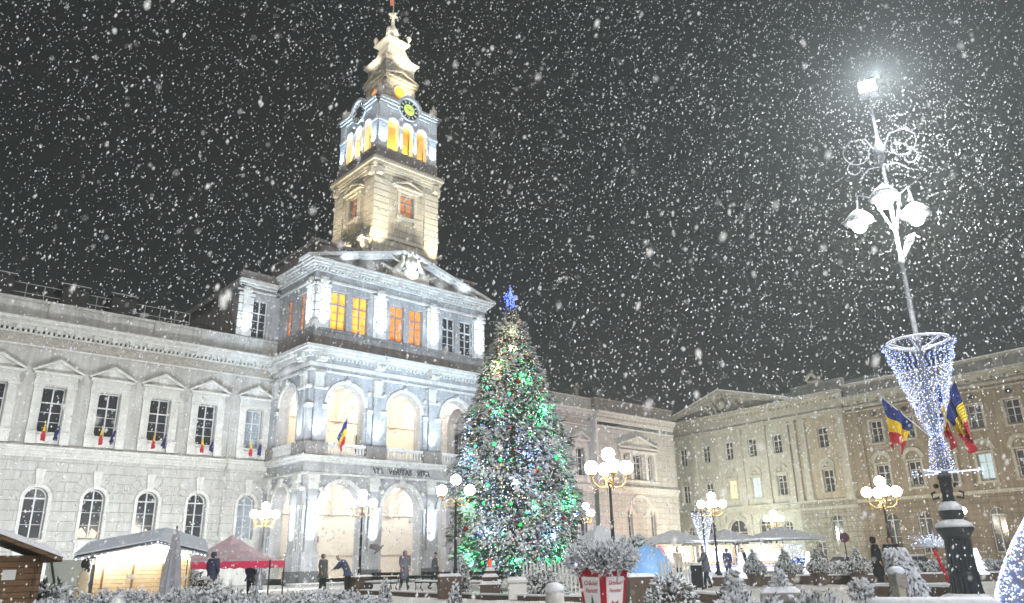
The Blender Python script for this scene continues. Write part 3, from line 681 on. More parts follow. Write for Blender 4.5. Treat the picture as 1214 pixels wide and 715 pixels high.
for i in range(n):
    for j in range(5):
        P3 = lambda i, j: (TX-.05-.45*j/5*(1+.15*sin(i)), TY+.12*sin(i*.9+j*.8), 56.8+4.2*i/n)
        m.quad(P3(i, j), P3(i, j+1), P3(i+1, j+1), P3(i+1, j))
m.build('spire_flag', mat('faded_red_cloth', (.8, .2, .1), .8), hall)

# --- hall lights
BL = (.72, .87, 1.); WM = (1., .86, .6); CW = (.93, .97, 1.)
def hp(T_, s, d, z): return T_(s, d, z)
for c in (.72, 5.9, 11.3, FWID-.72):
    lamp('SPOT', 'pilaster_light', hp(FRN, c, -.95, 2.3), BL, 700, hp(FRN, c, .1, 5.6), hall, .08, 62, .8)
    lamp('SPOT', 'pilaster_light', hp(FRN, c, -.8, 9.98), BL, 520, hp(FRN, c, .1, 12.6), hall, .08, 70, .8)
    lamp('SPOT', 'cornice_light', hp(FRN, c, -.75, 18.72), BL, 620, hp(FRN, c, .1, 21.3), hall, .08, 75, .8)
for T_, c in [(FRN, q_) for q_ in (.72, 5.9, 11.3, FWID-.72)] + [(SIDE, W0-.72)]:
    lamp('SPOT', 'pilaster_beam', hp(T_, c, -2.2, .4), (.8, .91, 1.), 4200, hp(T_, c, 0, 5.), hall, .05, 15, .35)
    lamp('SPOT', 'pilaster_beam', hp(T_, c, -1.5, 18.3), (.72, .87, 1.), 2000, hp(T_, c, 0, 21.2), hall, .05, 24, .5)
for T_, c in ((SIDE, W0-.72), ):
    lamp('SPOT', 'pilaster_light', hp(T_, c, -.95, 2.3), BL, 900, hp(T_, c, .1, 5.6), hall, .08, 62, .8)
    lamp('SPOT', 'pilaster_light', hp(T_, c, -.8, 9.98), BL, 520, hp(T_, c, .1, 12.6), hall, .08, 70, .8)
    lamp('SPOT', 'cornice_light', hp(T_, c, -.75, 18.72), BL, 520, hp(T_, c, .1, 21.3), hall, .08, 75, .8)
lamp('SPOT', 'cornice_light', hp(Tw, -3.0, -.75, 18.72), BL, 500, hp(Tw, -3.0, .1, 21.3), hall, .08, 75, .8)
lamp('SPOT', 'pediment_light', hp(FRN, FWID/2, -1.3, 24.3), BL, 1300, hp(FRN, FWID/2, -.3, 25.9), hall, .08, 90, .8)
for x in (2.6, 5, 12.2, 14.6): lamp('SPOT', 'pediment_light', hp(FRN, x, -.9, 24.3), BL, 120, hp(FRN, x, -.1, 25.6), hall, .08, 100, .8)
for c in ARC:
    lamp('POINT', 'loggia_light', (c, 2.6, 7.2), (.93, .97, 1.), 540, None, hall, .25)
    lamp('POINT', 'loggia_light', (c, 2.6, 14.6), (1., .93, .8), 660, None, hall, .25)
# tower lights
for T_ in tfr(H)[:2]:
    for x, p in ((.5, 1300), (2*H-.5, 1500), (H, 700)):
        lamp('SPOT', 'tower_flood', T_(x, -1.15, 26.8), WM, p, T_(x, .3, 32.), hall, .1, 70, .9)
        lamp('SPOT', 'tower_flood', T_(x, -3.6, 27.), WM, p*.9, T_(x, .0, 33.8), hall, .1, 60, .9)
for T_ in tfr(HB)[:2]:
    for x in (.5, HB-.8, HB+.8, 2*HB-.5): lamp('SPOT', 'belfry_light', T_(x, -.55, 37.6), (.5, .75, 1.), 900, T_(x, .0, 41.2), hall, .05, 80, .9)
for x, y in ((-2.3, -2.3), (0, -2.3), (2.3, -2.3), (-2.3, 0), (-2.3, 2.3)): lamp('POINT', 'belfry_glow', (TX+x, TY+y, 38.6), (1., .52, .08), 260, None, hall, .1)
for T_, p in ((tfr(H2)[0], 1300), (tfr(H2)[1], 80)): lamp('SPOT', 'lantern_light', T_(H2+.6, -1.3, 43.9), WM, p, T_(H2, .0, 47.2), hall, .08, 80, .9)
for dx, dy, p in ((.6, -5.2, 4200), (-5.2, .2, 1900), (3.6, -4.4, 1500)): lamp('SPOT', 'spire_light', (TX+dx, TY+dy, 46.4), (1., .94, .8), p, (TX, TY, 52.4), hall, .08, 50, .9)
for dx, dy in ((0, -1.9), (-1.9, 0), (1.5, -1.5)): lamp('SPOT', 'spire_light', (TX+dx, TY+dy, 51.95), (1., .95, .85), 260, (TX, TY, 54.4), hall, .05, 60, .9)
# facade floods standing in the beds in front of the wings
for i, x in enumerate((-24, -18.5, -13, -7.5, -3.)):
    lamp('AREA', 'ground_flood', Tw(x, -14.5, .5), (.9, .96, 1.), 700, Tw(x, 0, 14.), hall, .5)
for x in (25, 31): lamp('AREA', 'ground_flood', Tw(x, -9, .5), (.62, .55, 1.), 420, Tw(x, 0, 13.), hall, .5)
for x in (41, 48): lamp('AREA', 'ground_flood', Tp(x, -10, .5), (1., .72, .48), 760, Tp(x, 0, 8.), hall, .5)
for x in (3, 8.6, 14.2):
    lamp('SPOT', 'front_flood', (x, -15, .6), (.55, .77, 1.), 13000, (x, 0, 18.5), hall, .3, 46, .7)
    lamp('SPOT', 'front_flood', (x, -13, .6), (.7, .86, 1.), 1900, (x, 0, 8.5), hall, .3, 50, .9)
lamp('SPOT', 'side_flood', (-12, -6, .6), (.62, .8, 1.), 9000, (0, 3, 17), hall, .3, 46, .8)
# ------------------------------------------------------------------ GROUND
gm = mat('trampled_snow', (.78,.78,.79), .85, var=(.6,.57,.53), vscale=.35, bump=1., bscale=2.6, spec=.2)
m = MB(); n = 90
def gz(x, y):
    return .03*sin(x*.7+1.3)*sin(y*.9)+.02*sin(x*2.1+y*1.7)
xs = [-600, -200, -90] + [-60+i*1.6 for i in range(76)] + [90, 200, 600]; ys = [-200, -60, -20] + [-8+i*1.7 for i in range(78)] + [150, 300, 900]
vs = [(x, y, gz(x, y)*(1 if abs(x) < 65 and -10 < y < 130 else 0)-.03) for y in ys for x in xs]; nx = len(xs)
m.add(vs, [(j*nx+i, j*nx+i+1, (j+1)*nx+i+1, (j+1)*nx+i) for j in range(len(ys)-1) for i in range(nx-1)])
g_ = m.build('snowy_ground', gm, None, True); g_['kind'] = 'structure'

# ------------------------------------------------------------------ STREET BUILDINGS ON THE RIGHT
PA = mat('pale_green_plaster', (.53,.54,.48), .9, var=(.4,.41,.36), vscale=1.2, bump=.3, bscale=10, streak=.2)
PY_ = mat('ochre_plaster', (.47,.42,.32), .9, var=(.35,.31,.24), vscale=1.2, bump=.3, bscale=10, streak=.2)
PT = mat('pale_palace_trim', (.54,.53,.47), .88, var=(.38,.37,.33), vscale=2.2, bump=.4, bscale=9, streak=.2)
PB = mat('tan_plaster', (.35,.3,.22), .9, var=(.25,.21,.16), vscale=1., bump=.3, bscale=10, streak=.3)
PBR = mat('tan_rusticated_plaster', (.31,.26,.2), .9, var=(.2,.17,.13), vscale=1., bump=.3, bscale=10, brick=(1.6,.5,.03,.4), streak=.3)
PGR = mat('grey_rusticated_plaster', (.4,.39,.34), .9, var=(.28,.27,.24), vscale=1., bump=.3, bscale=10, brick=(1.6,.5,.03,.4), streak=.3)
LITC = emit('cool_lit_window_glass', (.45,.62,.72), .5); LITW = emit('warm_lit_window_glass', (.8,.62,.38), .45)
OX, OY, AB = 20.951, 102.889, rad(-55)
pal = thing('palace', 'pale green palace with a wide sculpted pediment and tall pilasters across the square', 'building', (OX, OY, 0), AB)
def facade(root, rows, x0, x1, mats, d=0.):
    """rows: (z0,z1,list of (c,w,zb,h,arch,glass),material)"""
    for z0, z1, wins, mt_ in rows:
        q = MB(Fr(0, d, 0)); ws = sorted(wins); cs = [w_[0] for w_ in ws]
        if not ws: panel(q, x0, x1, z0, z1); q.build('wall', mt_, root); continue
        es = [x0] + [(a+b)/2 for a, b in zip(cs[:-1], cs[1:])] + [x1]
        for w_, a, b in zip(ws, es[:-1], es[1:]):
            c, ww, zb, h, ar, gl2 = w_; panel(q, a, b, z0, z1, (c, ww/2, zb, zb+h-(ww/2 if ar else 0), ar), .3)
            window(root, Fr(0, d, 0), c, d*0+.28, zb, ww, h, ar, 1, gl2)
        q.build('wall', mt_, root)
W5 = [2.0, 5.9, 9.6, 13.1, 16.7]
facade(pal, [(6.9, 12.0, [(c, 1.2, 7.75, 2.25, False, (LITW if c == 9.6 else LITC if c == 13.1 else GL)) for c in W5], PA),
             (12.0, 16.2, [(c, 1.2, 12.5, 2.15, False, GL) for c in W5], PA)], .0, 18.6, None)
facade(pal, [(0, 6.9, [(2.2, 1.1, 3.2, 1.7, True, GL), (5.6, 1.5, 1., 4.4, True, GL), (9.7, 2.9, .2, 5.2, True, GL), (13.6, 1.5, 1., 4.4, True, GL), (16.8, 1.1, 3.2, 1.7, True, GL)], PA)], 0, 18.6, None)
facade(pal, [(6.9, 12.0, [(22.66, 1.25, 7.65, 2.35, False, GL)], PY_), (12.0, 16.2, [(22.66, 1.25, 12.4, 2.2, False, GL)], PY_), (0, 6.9, [(20.6, 1.1, .4, 2.2, False, GL), (22.84, 1.3, 2.6, 2.7, True, GL)], PGR)], 18.6, 25.7, None)
ty = MB()
def tympa(c, z, t): 
    t.mark(); voussoirs(t, c, .62, .98, z, 7, .12, .01); t.prism([(c-.62*cos(pi*i/10), z+.62*sin(pi*i/10)) for i in range(11)], -.04, .01); t.box(c-1.0, c+1.0, -.2, .02, z-.14, z); t.sphere((c, -.08, z+.3), .2, 8, 5)
    for sg in (-1, 1): a, b = sorted((c+sg*.66, c+sg*.86)); t.box(a, b, -.1, .02, 7.6, z-.14)
for c in W5: tympa(c, 10.35, ty)
tympa(22.66, 10.3, ty); ty.build('window_hood', PT, pal)
t = MB()
for c, w_ in ((.35, .3), (3.95, .33), (7.75, .33), (11.4, .33), (14.95, .33), (18.1, .38), (19.1, .3), (20.3, .33), (25.1, .4)):
    t.mark(); t.box(c-w_-.08, c+w_+.08, -.34, .02, 6.9, 7.5); t.box(c-w_, c+w_, -.25, .02, 7.5, 15.3); t.box(c-w_-.1, c+w_+.1, -.33, .02, 15.3, 15.9); t.sphere((c-w_, -.3, 15.6), .16, 8, 5); t.sphere((c+w_, -.3, 15.6), .16, 8, 5)
t.build('giant_pilaster', PT, pal)
t = MB()
for z0, z1, p in ((5.9, 6.2, .2), (6.7, 6.9, .38), (15.9, 16.15, .35), (16.15, 16.35, .45), (17.6, 17.8, .5), (17.8, 18.05, .8), (18.05, 18.2, .95)): t.box(-.2, 25.7, -p, .02, z0, z1)
t.box(0, 25.7, -.28, .02, 16.35, 17.6); dentils(t, 0, 25.7, 17.35, 17.6, .27, .48, .55, .25); t.build('palace_cornice', PT, pal)
t = MB(); t.prism([(.6, 18.2), (9.5, 20.7), (18.4, 18.2)], -.2, .6); t.build('pediment_field', PA, pal)
t = MB()
for sg in (-1, 1):
    e = 9.5+sg*9.6; t.prism([(e, 18.22), (9.5, 20.7), (9.5, 21.1), (e, 18.55)], -.95, .8); t.prism([(e-sg*1.2, 18.22), (9.5, 20.4), (9.5, 20.7), (e-sg*.4, 18.3)], -.6, .7)
    for i in range(15):
        u_ = (i+.5)/15; x = e+(9.5-e)*u_; z = 18.2+2.15*u_; t.box(x-.14, x+.14, -.8, -.6, z, z+.25)
t.build('raking_cornice', PT, pal)
t = MB()
for sg in (-1, 1): e = 9.5+sg*9.6; t.prism([(e, 18.56), (9.5, 21.11), (9.5, 21.3), (e, 18.7)], -.93, .78)
t.box(19.4, 25.7, -.9, .3, 18.203, 18.3)
t.build('snow', SNOW, pal)
t = MB(); t.sphere((9.5, -.3, 19.35), .62, 12, 8); 
for sg in (-1, 1):
    t.tube([(9.5+sg*.8, -.3, 18.4), (9.5+sg*1.1, -.4, 19.1), (9.5+sg*1.5, -.35, 19.6)], .34, 8, .18); t.sphere((9.5+sg*1.55, -.38, 19.8), .2)
    t.tube([(9.5+sg*1.6, -.3, 18.5), (9.5+sg*2.6, -.35, 18.8), (9.5+sg*3.3, -.3, 18.5)], .28, 8, .14); t.sphere((9.5+sg*2.3, -.4, 19.1), .22)
t.build('pediment_sculpture', PT, pal)
t = MB(); voussoirs(t, 9.7, 1.5, 2.0, 3.95, 9, .16, .02); t.box(7.4, 8.1, -.3, .02, .2, 5.9); t.box(11.3, 12., -.3, .02, .2, 5.9); t.build('portal', PT, pal)
t = MB(); t.box(19.2, 25.7, .5, .9, 18.2, 19.5); t.box(19.2, 25.7, .35, 1., 19.5, 19.7)
t.build('attic', PA, pal)
t = MB(); t.box(21.6, 23.0, .2, 1.2, 19.5, 20.0); voussoirs(t, 22.3, .35, .7, 20.1, 7, .1, .01); t.sphere((22.3, .3, 21.0), .2); t.sphere((21.5, .3, 20.2), .22); t.sphere((23.1, .3, 20.2), .22); t.build('oval_dormer', PT, pal)
t = MB(); t.add([(0,.8,18.2),(25.7,.8,18.2),(25.7,8,21.),(0,8,21.),(0,16,18.2),(25.7,16,18.2)], [(0,1,2,3),(3,2,5,4),(0,3,4),(1,5,2)])
t.build('roof', mat('snowy_roof', (.34,.35,.36), .85, var=(.2,.2,.2), vscale=1.5, bump=.3), pal)
t = MB(); t.quad((0,0,0),(0,16,0),(0,16,18.2),(0,0,18.2)); t.build('end_wall', PA, pal)

blk = thing('apartment_block', 'long tan apartment block with rusticated ground floor running off the right edge', 'building', (OX, OY, 0), AB)
W9 = [28.95+3.28*k for k in range(11)]; X1 = 66.0
facade(blk, [(6.6, 11.3, [(c, 1.25, 7.55, 2.3, False, LITC if abs(c-38.79) < .1 else GL) for c in W9], PB),
             (11.3, 16.0, [(c, 1.2, 12.2, 2.15, False, GL) for c in W9], PB),
             (0, 6.6, [(c, 1.35, 1.2, 3.9, True, GL) for c in W9], PBR)], 25.72, X1, None)
t = MB()
for c in W9:
    t.mark()
    for sg in (-1, 1):
        a, b = sorted((c+sg*.65, c+sg*.88)); t.box(a, b, -.1, .02, 7.4, 9.95); t.box(a, b, -.08, .02, 12.1, 14.4)
    t.box(c-.95, c+.95, -.22, .02, 7.2, 7.4); t.box(c-.95, c+.95, -.16, .02, 9.95, 10.1); t.box(c-.85, c+.85, -.12, .02, 14.4, 14.55); t.box(c-.85, c+.85, -.16, .02, 11.95, 12.1)
    voussoirs(t, c, .72, 1.1, 10.15, 5, .14, .01)
t.build('window_frame_moulding', PT, blk)
t = MB()
for z0, z1, p in ((6.3, 6.45, .15), (6.45, 6.6, .3), (15.6, 15.75, .14), (16.0, 16.25, .25), (16.7, 16.95, .5), (16.95, 17.2, .8)): t.box(25.72, X1, -p, .02, z0, z1)
t.box(25.72, X1, -.06, .02, 16.25, 16.7); dentils(t, 25.72, X1, 16.45, 16.7, .05, .45, 1.1, .3); t.build('cornice', PT, blk)
t = MB()
for c in (27.0, 33.87+3.28*1.0, 50.2): t.mark(); t.box(c-.35, c+.35, -.12, .02, 6.6, 15.6)
t.build('pilaster', PB, blk)
t = MB(); t.box(25.72, X1, .3, .7, 17.2, 18.5); t.box(25.72, X1, .15, .8, 18.5, 18.7)
x = 26.5
while x < X1: t.box(x, x+.9, .18, .3, 17.3, 18.5); x += 4.9
t.build('attic', PT, blk)
t = MB(); t.box(25.72, X1, .15, .8, 18.703, 18.8); t.box(25.72, X1, -.75, .1, 17.203, 17.28); t.build('snow', SNOW, blk)
t = MB(); t.add([(25.72,.8,17.5),(X1,.8,17.5),(X1,8,20.2),(25.72,8,20.2)], [(0,1,2,3)]); t.build('roof', RF, blk)
t = MB()
for c in W9: t.mark(); t.lathe([(.0, 0), (.3, 0), (.3, .06), (0, .06)], 10)
for i in range(len(t.v)): x, y, z = t.v[i]; t.v[i] = (W9[i//40]+x, -.02-z, 15.1+y*.7)
t.build('attic_vent', mat('dark_opening', (.03, .028, .025), .9), blk)
for x, y, p, c in ((5, -12, 1500, (.85,1.,.9)), (14, -12, 1500, (.9,1.,.88)), (24, -12, 560, (1.,.9,.66)), (34, -13, 560, (1.,.84,.62)), (44, -13, 560, (1.,.84,.62))):
    lamp('AREA', 'street_flood', (x, y, 3.6), c, p, (x, 0, 9.5), pal if x < 25 else blk, .6)

# ------------------------------------------------------------------ STREET LAMPS
gsph = None
def lamp_template(narm, ped, label, group, loc, rz, mt_=None, warm=-1, gold=True, name='street_lamp'):
    t = thing(name, label, 'street lamp', loc, rz, group)
    m = MB(); m.lathe([(.34, 0), (.34, .12), (.24, .2), (.2, .5), (.24, .56), (.13, .7), (.09, 1.0), (.11, 1.05), (.075, 1.15), (.06, 2.6), (.09, 2.66), (.055, 2.75), (.045, 3.9), (.1, 3.96), (.05, 4.05), (.035, 4.7), (.09, 4.74), (.09, 4.78)], 10)
    m.build('pole', IRON, t, True)
    for k in range(narm):
        a = 2*pi*k/narm; q = MB(); P = lambda r, z: (r*cos(a), r*sin(a), z)
        q.tube([P(.03, 3.95), P(.2, 3.82), P(.4, 3.85), P(.58, 4.0), P(.64, 4.22)], .03, 6)
        q.tube([P(.05, 4.0), P(.2, 4.15), P(.33, 4.12), P(.34, 4.0), P(.26, 3.97)], .022, 5); q.tube([P(.42, 3.85), P(.5, 3.74), P(.6, 3.78), P(.58, 3.88)], .02, 5)
        q.lathe([(.03, 4.2), (.1, 4.24), (.13, 4.3), (.1, 4.33)], 8, .64*cos(a), .64*sin(a))
        q.build('arm', GOLD if gold else IRON, t, True)
        g = MB(); g.sphere((.64*cos(a), .64*sin(a), 4.53), .24, 16, 10); g.build('globe', GLOBEW if k == warm else GLOBE, t, True)
    g = MB(); g.sphere((0, 0, 5.0), .24, 16, 10); g.build('globe', GLOBE, t, True)
    s_ = MB(); s_.lathe([(.33, .125), (.26, .19), (.22, .22)], 10); s_.lathe([(.09, 1.055), (.07, 1.1), (.05, 1.12)], 8); s_.build('snow', SNOW, t, True)
    return t
LG = 'globe street lamps around the square'
for px, D, h0, na, rz, lab, ped, warm in (
    (310, 50, -.2, 4, .25, 'globe lamp behind the red gazebo, against the left wing of the city hall', 0, -1),
    (427, 43.5, .0, 3, .5, 'globe lamp on a dark stone block between the stooping person and the benches', 1, -1),
    (540, 36, -.0, 2, .0, 'gilded three globe lamp on a stone block at the left edge of the christmas tree', 1, -1),
    (728, 28, .0, 4, .22, 'largest five globe lamp, just behind the red planter', 0, -1),
    (697, 56, -.07, 3, .9, 'small globe lamp close to the right edge of the christmas tree', 0, -1),
    (850, 49, -.14, 4, .2, 'five globe lamp in front of the pale green palace beside the icicle net', 0, -1),
    (923, 71, -.23, 4, .3, 'small far globe lamp above the right market parasol', 0, -1),
    (1058, 40, -.43, 4, .25, 'globe lamp with one dim orange globe, behind the two dark figures', 0, 2),
    (1142, 63, -.47, 3, .6, 'small far globe lamp just right of the tall mast', 0, -1)):
    p = at(px, D); z = h0 + .0
    t = lamp_template(na, ped, lab, LG, (p.x, p.y, z), rz - math.atan2(p.x, p.y), warm=warm)
    if ped:
        q = MB(); q.box(-.55, .55, -.55, .55, 0, .62); q.box(-.62, .62, -.62, .62, .62, .74); s2 = q.build('stone_block', KERB, t, bevel=.02)
        q = MB(); q.frustum(0, 0, .743, .83, .6, .5); q.build('snow', SNOW, s2)

for x, y, lab in ((-8., -5., 'unseen globe lamp added behind and left of the viewer to light the foreground'), (6.5, -6., 'unseen globe lamp added behind and right of the viewer to light the foreground')):  # unseen lamps added behind the camera to light the foreground and near flakes
    lamp_template(4, 0, lab, LG, (x, y, 0), .3); lamp('POINT', 'foreground_fill', (x, y, 4.3), (1., .93, .84), 1500, None, None, .5)
# ------------------------------------------------------------------ TALL MAST
LEDB = emit('blue_led', (.22,.32,1.), 3.2); LEDW = emit('white_led', (.8,.86,1.), 3.); LEDP = emit('pale_blue_led', (.5,.62,1.), 2.6)
MK = mat('frosted_mast_metal', (.3,.31,.34), .6, metal=.2, var=(.1,.105,.12), vscale=9, bump=.3)
mp_ = at(1138, 24.2); MX, MY = mp_.x, mp_.y; mrz = -math.atan2(MX, MY)
mast = thing('lighting_mast', 'tall cast iron lighting mast with dark fluted drum, blue light net and lit bell lamps', 'mast', (MX, MY, 0), mrz)
q = MB(); q.lathe([(.8, 0), (.8, .16), (.62, .24), (.48, .36)], 24); q.build('base', IRON, mast)
q = MB(); n = 24
prof = [(.42, .36), (.385, .5), (.35, .9), (.325, 1.3), (.3, 1.75), (.32, 1.8)]
vs = [((r*(1-.05*(k % 2)))*cos(2*pi*k/48), (r*(1-.05*(k % 2)))*sin(2*pi*k/48), z) for r, z in prof for k in range(48)]
q.add(vs, [(i*48+k, i*48+(k+1) % 48, (i+1)*48+(k+1) % 48, (i+1)*48+k) for i in range(5) for k in range(48)])
q.lathe([(.37, .84), (.375, .9), (.36, .96)], 24)
q.build('drum', mat('dark_green_iron', (.03,.04,.042), .4, metal=.3, var=(.02,.02,.035), vscale=5, bump=.5, bscale=8), mast)
q = MB(); q.lathe([(.31, 1.75), (.37, 1.86), (.46, 2.0), (.46, 2.06), (.3, 2.1), (.2, 2.2)], 24); q.build('cap', IRON, mast, True)
q = MB(); q.mark(); q.lathe([(.455, 2.065), (.44, 2.15), (.32, 2.23), (.2, 2.28)], 24); q.mark(); q.lathe([(.78, .165), (.72, .28), (.56, .38), (.44, .42)], 24); q.mark(); q.lathe([(.31, 2.5), (.27, 2.62), (.18, 2.72), (.14, 2.76)], 18); q.build('snow', SNOW, mast, True)
q = MB(); q.lathe([(.16, 2.2), (.27, 2.3), (.31, 2.42), (.29, 2.52), (.16, 2.75), (.13, 2.8)], 18); q.build('urn', IRON, mast, True)
q = MB(); q.lathe([(.16, 2.75), (.2, 2.8), (.18, 2.95), (.21, 3.0), (.21, 3.3), (.24, 3.33), (.24, 3.4), (.13, 3.5)], 4, 0, 0, pi/4)
for k in range(4): a = k*pi/2; q.tube([(.2*cos(a), .2*sin(a), 2.85), (.36*cos(a), .36*sin(a), 2.8), (.38*cos(a), .38*sin(a), 2.95), (.28*cos(a), .28*sin(a), 3.0)], .035, 6); q.sphere((.24*cos(a), .24*sin(a), 3.15), .07)
q.build('neck', IRON, mast)
q = MB(); q.lathe([(.13, 3.4), (.1, 5.), (.085, 7.1), (.14, 7.2), (.075, 7.3), (.065, 9.6), (.12, 9.7), (.06, 9.8), (.055, 11.6), (.05, 15.4)], 10); q.build('pole', MK, mast, True)
# hoop and net
q = MB(); n = 28; HR, HZ = .81, 7.2
q.tube([(HR*cos(2*pi*i/n), HR*sin(2*pi*i/n), HZ) for i in range(n+1)], .04, 6)
for k in range(6): a = 2*pi*k/6+.3; q.tube([(.08*cos(a), .08*sin(a), HZ-.28), (HR*cos(a), HR*sin(a), HZ)], .03, 5)
q.build('hoop', SNB, mast, True); q = MB(); q.tube([(.42*cos(2*pi*i/n), .42*sin(2*pi*i/n), 3.52) for i in range(n+1)], .02, 5)
q.build('hoop', SNB, mast, True)
led = MB(); wire = MB()
def led_pt(mb, p, r, wts=(2, 1, 2)):
    mb.cur = R.choices((0, 1, 2), wts)[0]; mb.octa(p, r)
for k in range(34):
    a = 2*pi*k/34
    path = []
    for i in range(34):
        t_ = i/33; z = HZ-.05-(HZ-4.55)*t_; r = HR*(1-t_)**.9*1.0+.13; sag = .03*sin(i*1.3+k)
        path.append((r*cos(a)+sag, r*sin(a)-sag, z)); 
        for _ in range(1 if t_ > .7 else 2): led_pt(led, (path[-1][0]+R.uniform(-.03, .03), path[-1][1]+R.uniform(-.03, .03), z+R.uniform(-.05, .05)), R.uniform(.008, .015))
    if k % 2 == 0: wire.tube(path[::3], .005, 4)
for k in range(22):
    a = 2*pi*k/22
    for i in range(13): z = 4.5-i*.08; r = .16+.16*((4.5-z)); led_pt(led, (r*cos(a)+R.uniform(-.03,.03), r*sin(a)+R.uniform(-.03,.03), z+R.uniform(-.03,.03)), R.uniform(.009, .015))
l_ = led.build('net_lights', [LEDB, LEDW, LEDP], mast); l_['kind'] = 'stuff'
wire.build('net_wire', SNB, mast)
q = MB()
for k in range(24): q.octa((.85*cos(k)+.1, .2*sin(k*3.), 3.5+.1*sin(k*5)), .02)
for k in range(3):
    a = k*2.1; q.tube([(0, 0, 3.5), (.9*cos(a), .9*sin(a), 3.52)], .015, 4)
q.build('star_bracket', LEDP, mast)
# bell lamps
for dx, dy, z, key in ((-.95, 0, 11.15, 0), (.62, .2, 11.1, 1), (-.12, -.55, 11.55, 2)):
    q = MB(); q.lathe([(.04, .42), (.1, .38), (.2, .3), (.42, .1), (.44, .04), (.4, .02)], 16, dx, dy); q.v = [(x, y, zz+z) for x, y, zz in q.v]; q.build('lamp_shade', MK, mast, True)
    q = MB(); q.sphere((dx, dy, z+.0), .23, 14, 8, 1.3); q.build('lamp_bulb', emit('mast_bulb%d' % key, (.93,1.,.86), 55., True), mast, True)
    q = MB(); q.lathe([(.05, .43), (.12, .41), (.25, .31), (.4, .14)], 16, dx, dy); q.v = [(x, y, zz+z+.02) for x, y, zz in q.v]; q.build('snow', SNOW, mast, True)
    q = MB(); q.tube([(0, 0, 10.6), (dx*.5, dy*.5, 11.9), (dx*.9, dy*.9, 12.1), (dx, dy, z+.42)], .035, 6); q.build('arm', MK, mast, True)
# scroll brackets
for sg in (-1, 1):
    q = MB()
    def spiral(cx, cz, r, a0, a1, th=.024, n=26):
        q.tube([(cx+r*(1-.65*i/n)*cos(a0+(a1-a0)*i/n), 0, cz+r*(1-.65*i/n)*sin(a0+(a1-a0)*i/n)) for i in range(n+1)], th, 5)
    spiral(sg*.55, 13.5, .52, pi/2 - sg*1.2, pi/2 + sg*-5.2); spiral(sg*.75, 13.0, .3, pi/2, pi/2-sg*5); q.tube([(0, 0, 13.2), (sg*.35, 0, 13.95), (sg*.8, 0, 14.0), (sg*1.05, 0, 13.7)], .035, 5); q.tube([(0, 0, 12.9), (sg*.4, 0, 12.9), (sg*.7, 0, 12.6)], .03, 5)
    q.sphere((sg*.55, 0, 13.5), .08); q.build('scroll', MK, mast)
q = MB(); q.lathe([(.05, 13.0), (.14, 13.2), (.2, 13.45), (.12, 13.7), (.05, 13.9)], 8); q.build('finial', MK, mast, True)
# banner lamp arm half way up
q = MB(); q.tube([(0, 0, 9.75), (.12, 0, 9.85), (.3, 0, 10.15), (.48, 0, 10.5), (.36, 0, 10.45), (.22, 0, 10.25), (.12, 0, 9.95)], .045, 6); q.sphere((.36, 0, 10.32), .1); q.tube([(.4, 0, 10.45), (.52, 0, 10.42), (.56, 0, 10.35)], .02, 5); q.build('curled_bracket', SNB, mast, True)
# flood on top
q = MB(); q.box(-.28, .28, -.24, .2, 15.45, 15.9); fb = q.build('floodlight_body', MK, mast, bevel=.02)
q = MB(); q.box(-.24, .24, -.262, -.242, 15.5, 15.86); q.build('floodlight_glass', FLOODM, fb)
for p_, e in (((MX-.1, MY-.6, 11.2), 700), ): lamp('POINT', 'mast_glow', p_, (1., 1., .95), e*2.6, None, None, .2)
lamp('SPOT', 'mast_flood', (MX-.1, MY-.7, 15.6), (.88, .95, 1.), 9000, (MX-6, MY-14, 0), None, .2, 150, 1.)
# flags on the mast
BLUE = mat('blue_cloth', (.015,.03,.2), .8, bump=.2); YEL = mat('yellow_cloth', (.8,.56,.02), .8, bump=.2); RED = mat('red_cloth', (.5,.015,.03), .8, bump=.2)
EUB = mat('dark_blue_cloth', (.012,.02,.12), .8)
def flag(name, label, group, p0, p1, width, drop, cloth_mats, folds=3, ph=0., side=1, parent=None, pr=.018):
    """pole from p0 to p1, cloth hanging from the upper part of the pole"""
    p0, p1 = Vector(p0), Vector(p1); t = thing(name, label, 'flag', p0, 0, group); d = p1-p0
    q = MB(); q.tube([(0, 0, 0), tuple(d)], pr, 6); q.sphere(tuple(d), pr*1.8, 8, 6); q.build('flagpole', WF, t, True)
    q = MB(); n, k = 18, 22
    hd = Vector((d.x, d.y, 0)); hd = hd.normalized() if hd.length > .01 else Vector((1, 0, 0)); sd = Vector((-hd.y, hd.x, 0))
    def P(i, j):
        a, b = i/n, j/k                      # a across the stripes, b along the pole
        f = a**.95; bb = .05+.6*(b*(1-.62*f)+.2*f)
        base = d*(1-bb)
        off = hd*(side*width*f*(.35+.1*b)) + sd*((.03+.11*f)*sin(b*13+a*3+ph)) + hd*((.02+.07*f)*sin(b*9+ph)) + Vector((0, 0, -drop*f*(1-.22*b-.12*sin(b*6+ph)*f)))
        return tuple(base+off)
    for i in range(n):
        q.cur = min(len(cloth_mats)-1, i*len(cloth_mats)//n)
        for j in range(k): q.quad(P(i, j), P(i+1, j), P(i+1, j+1), P(i, j+1))
    o = q.build('cloth', cloth_mats, t, True)
    s_ = o.modifiers.new('s', 'SOLIDIFY'); s_.thickness = .012
    return t
def mpt(x, y, z): c, s = cos(mrz), sin(mrz); return (MX+x*c-y*s, MY+x*s+y*c, z)
flag('flag', 'left hand tricolour flag hanging from the tall mast', 'tricolour flags on the mast', mpt(-.12, -.1, 4.45), mpt(-1.25, -.35, 5.75), .55, 1.35, [BLUE, YEL, RED], ph=0, side=.1)
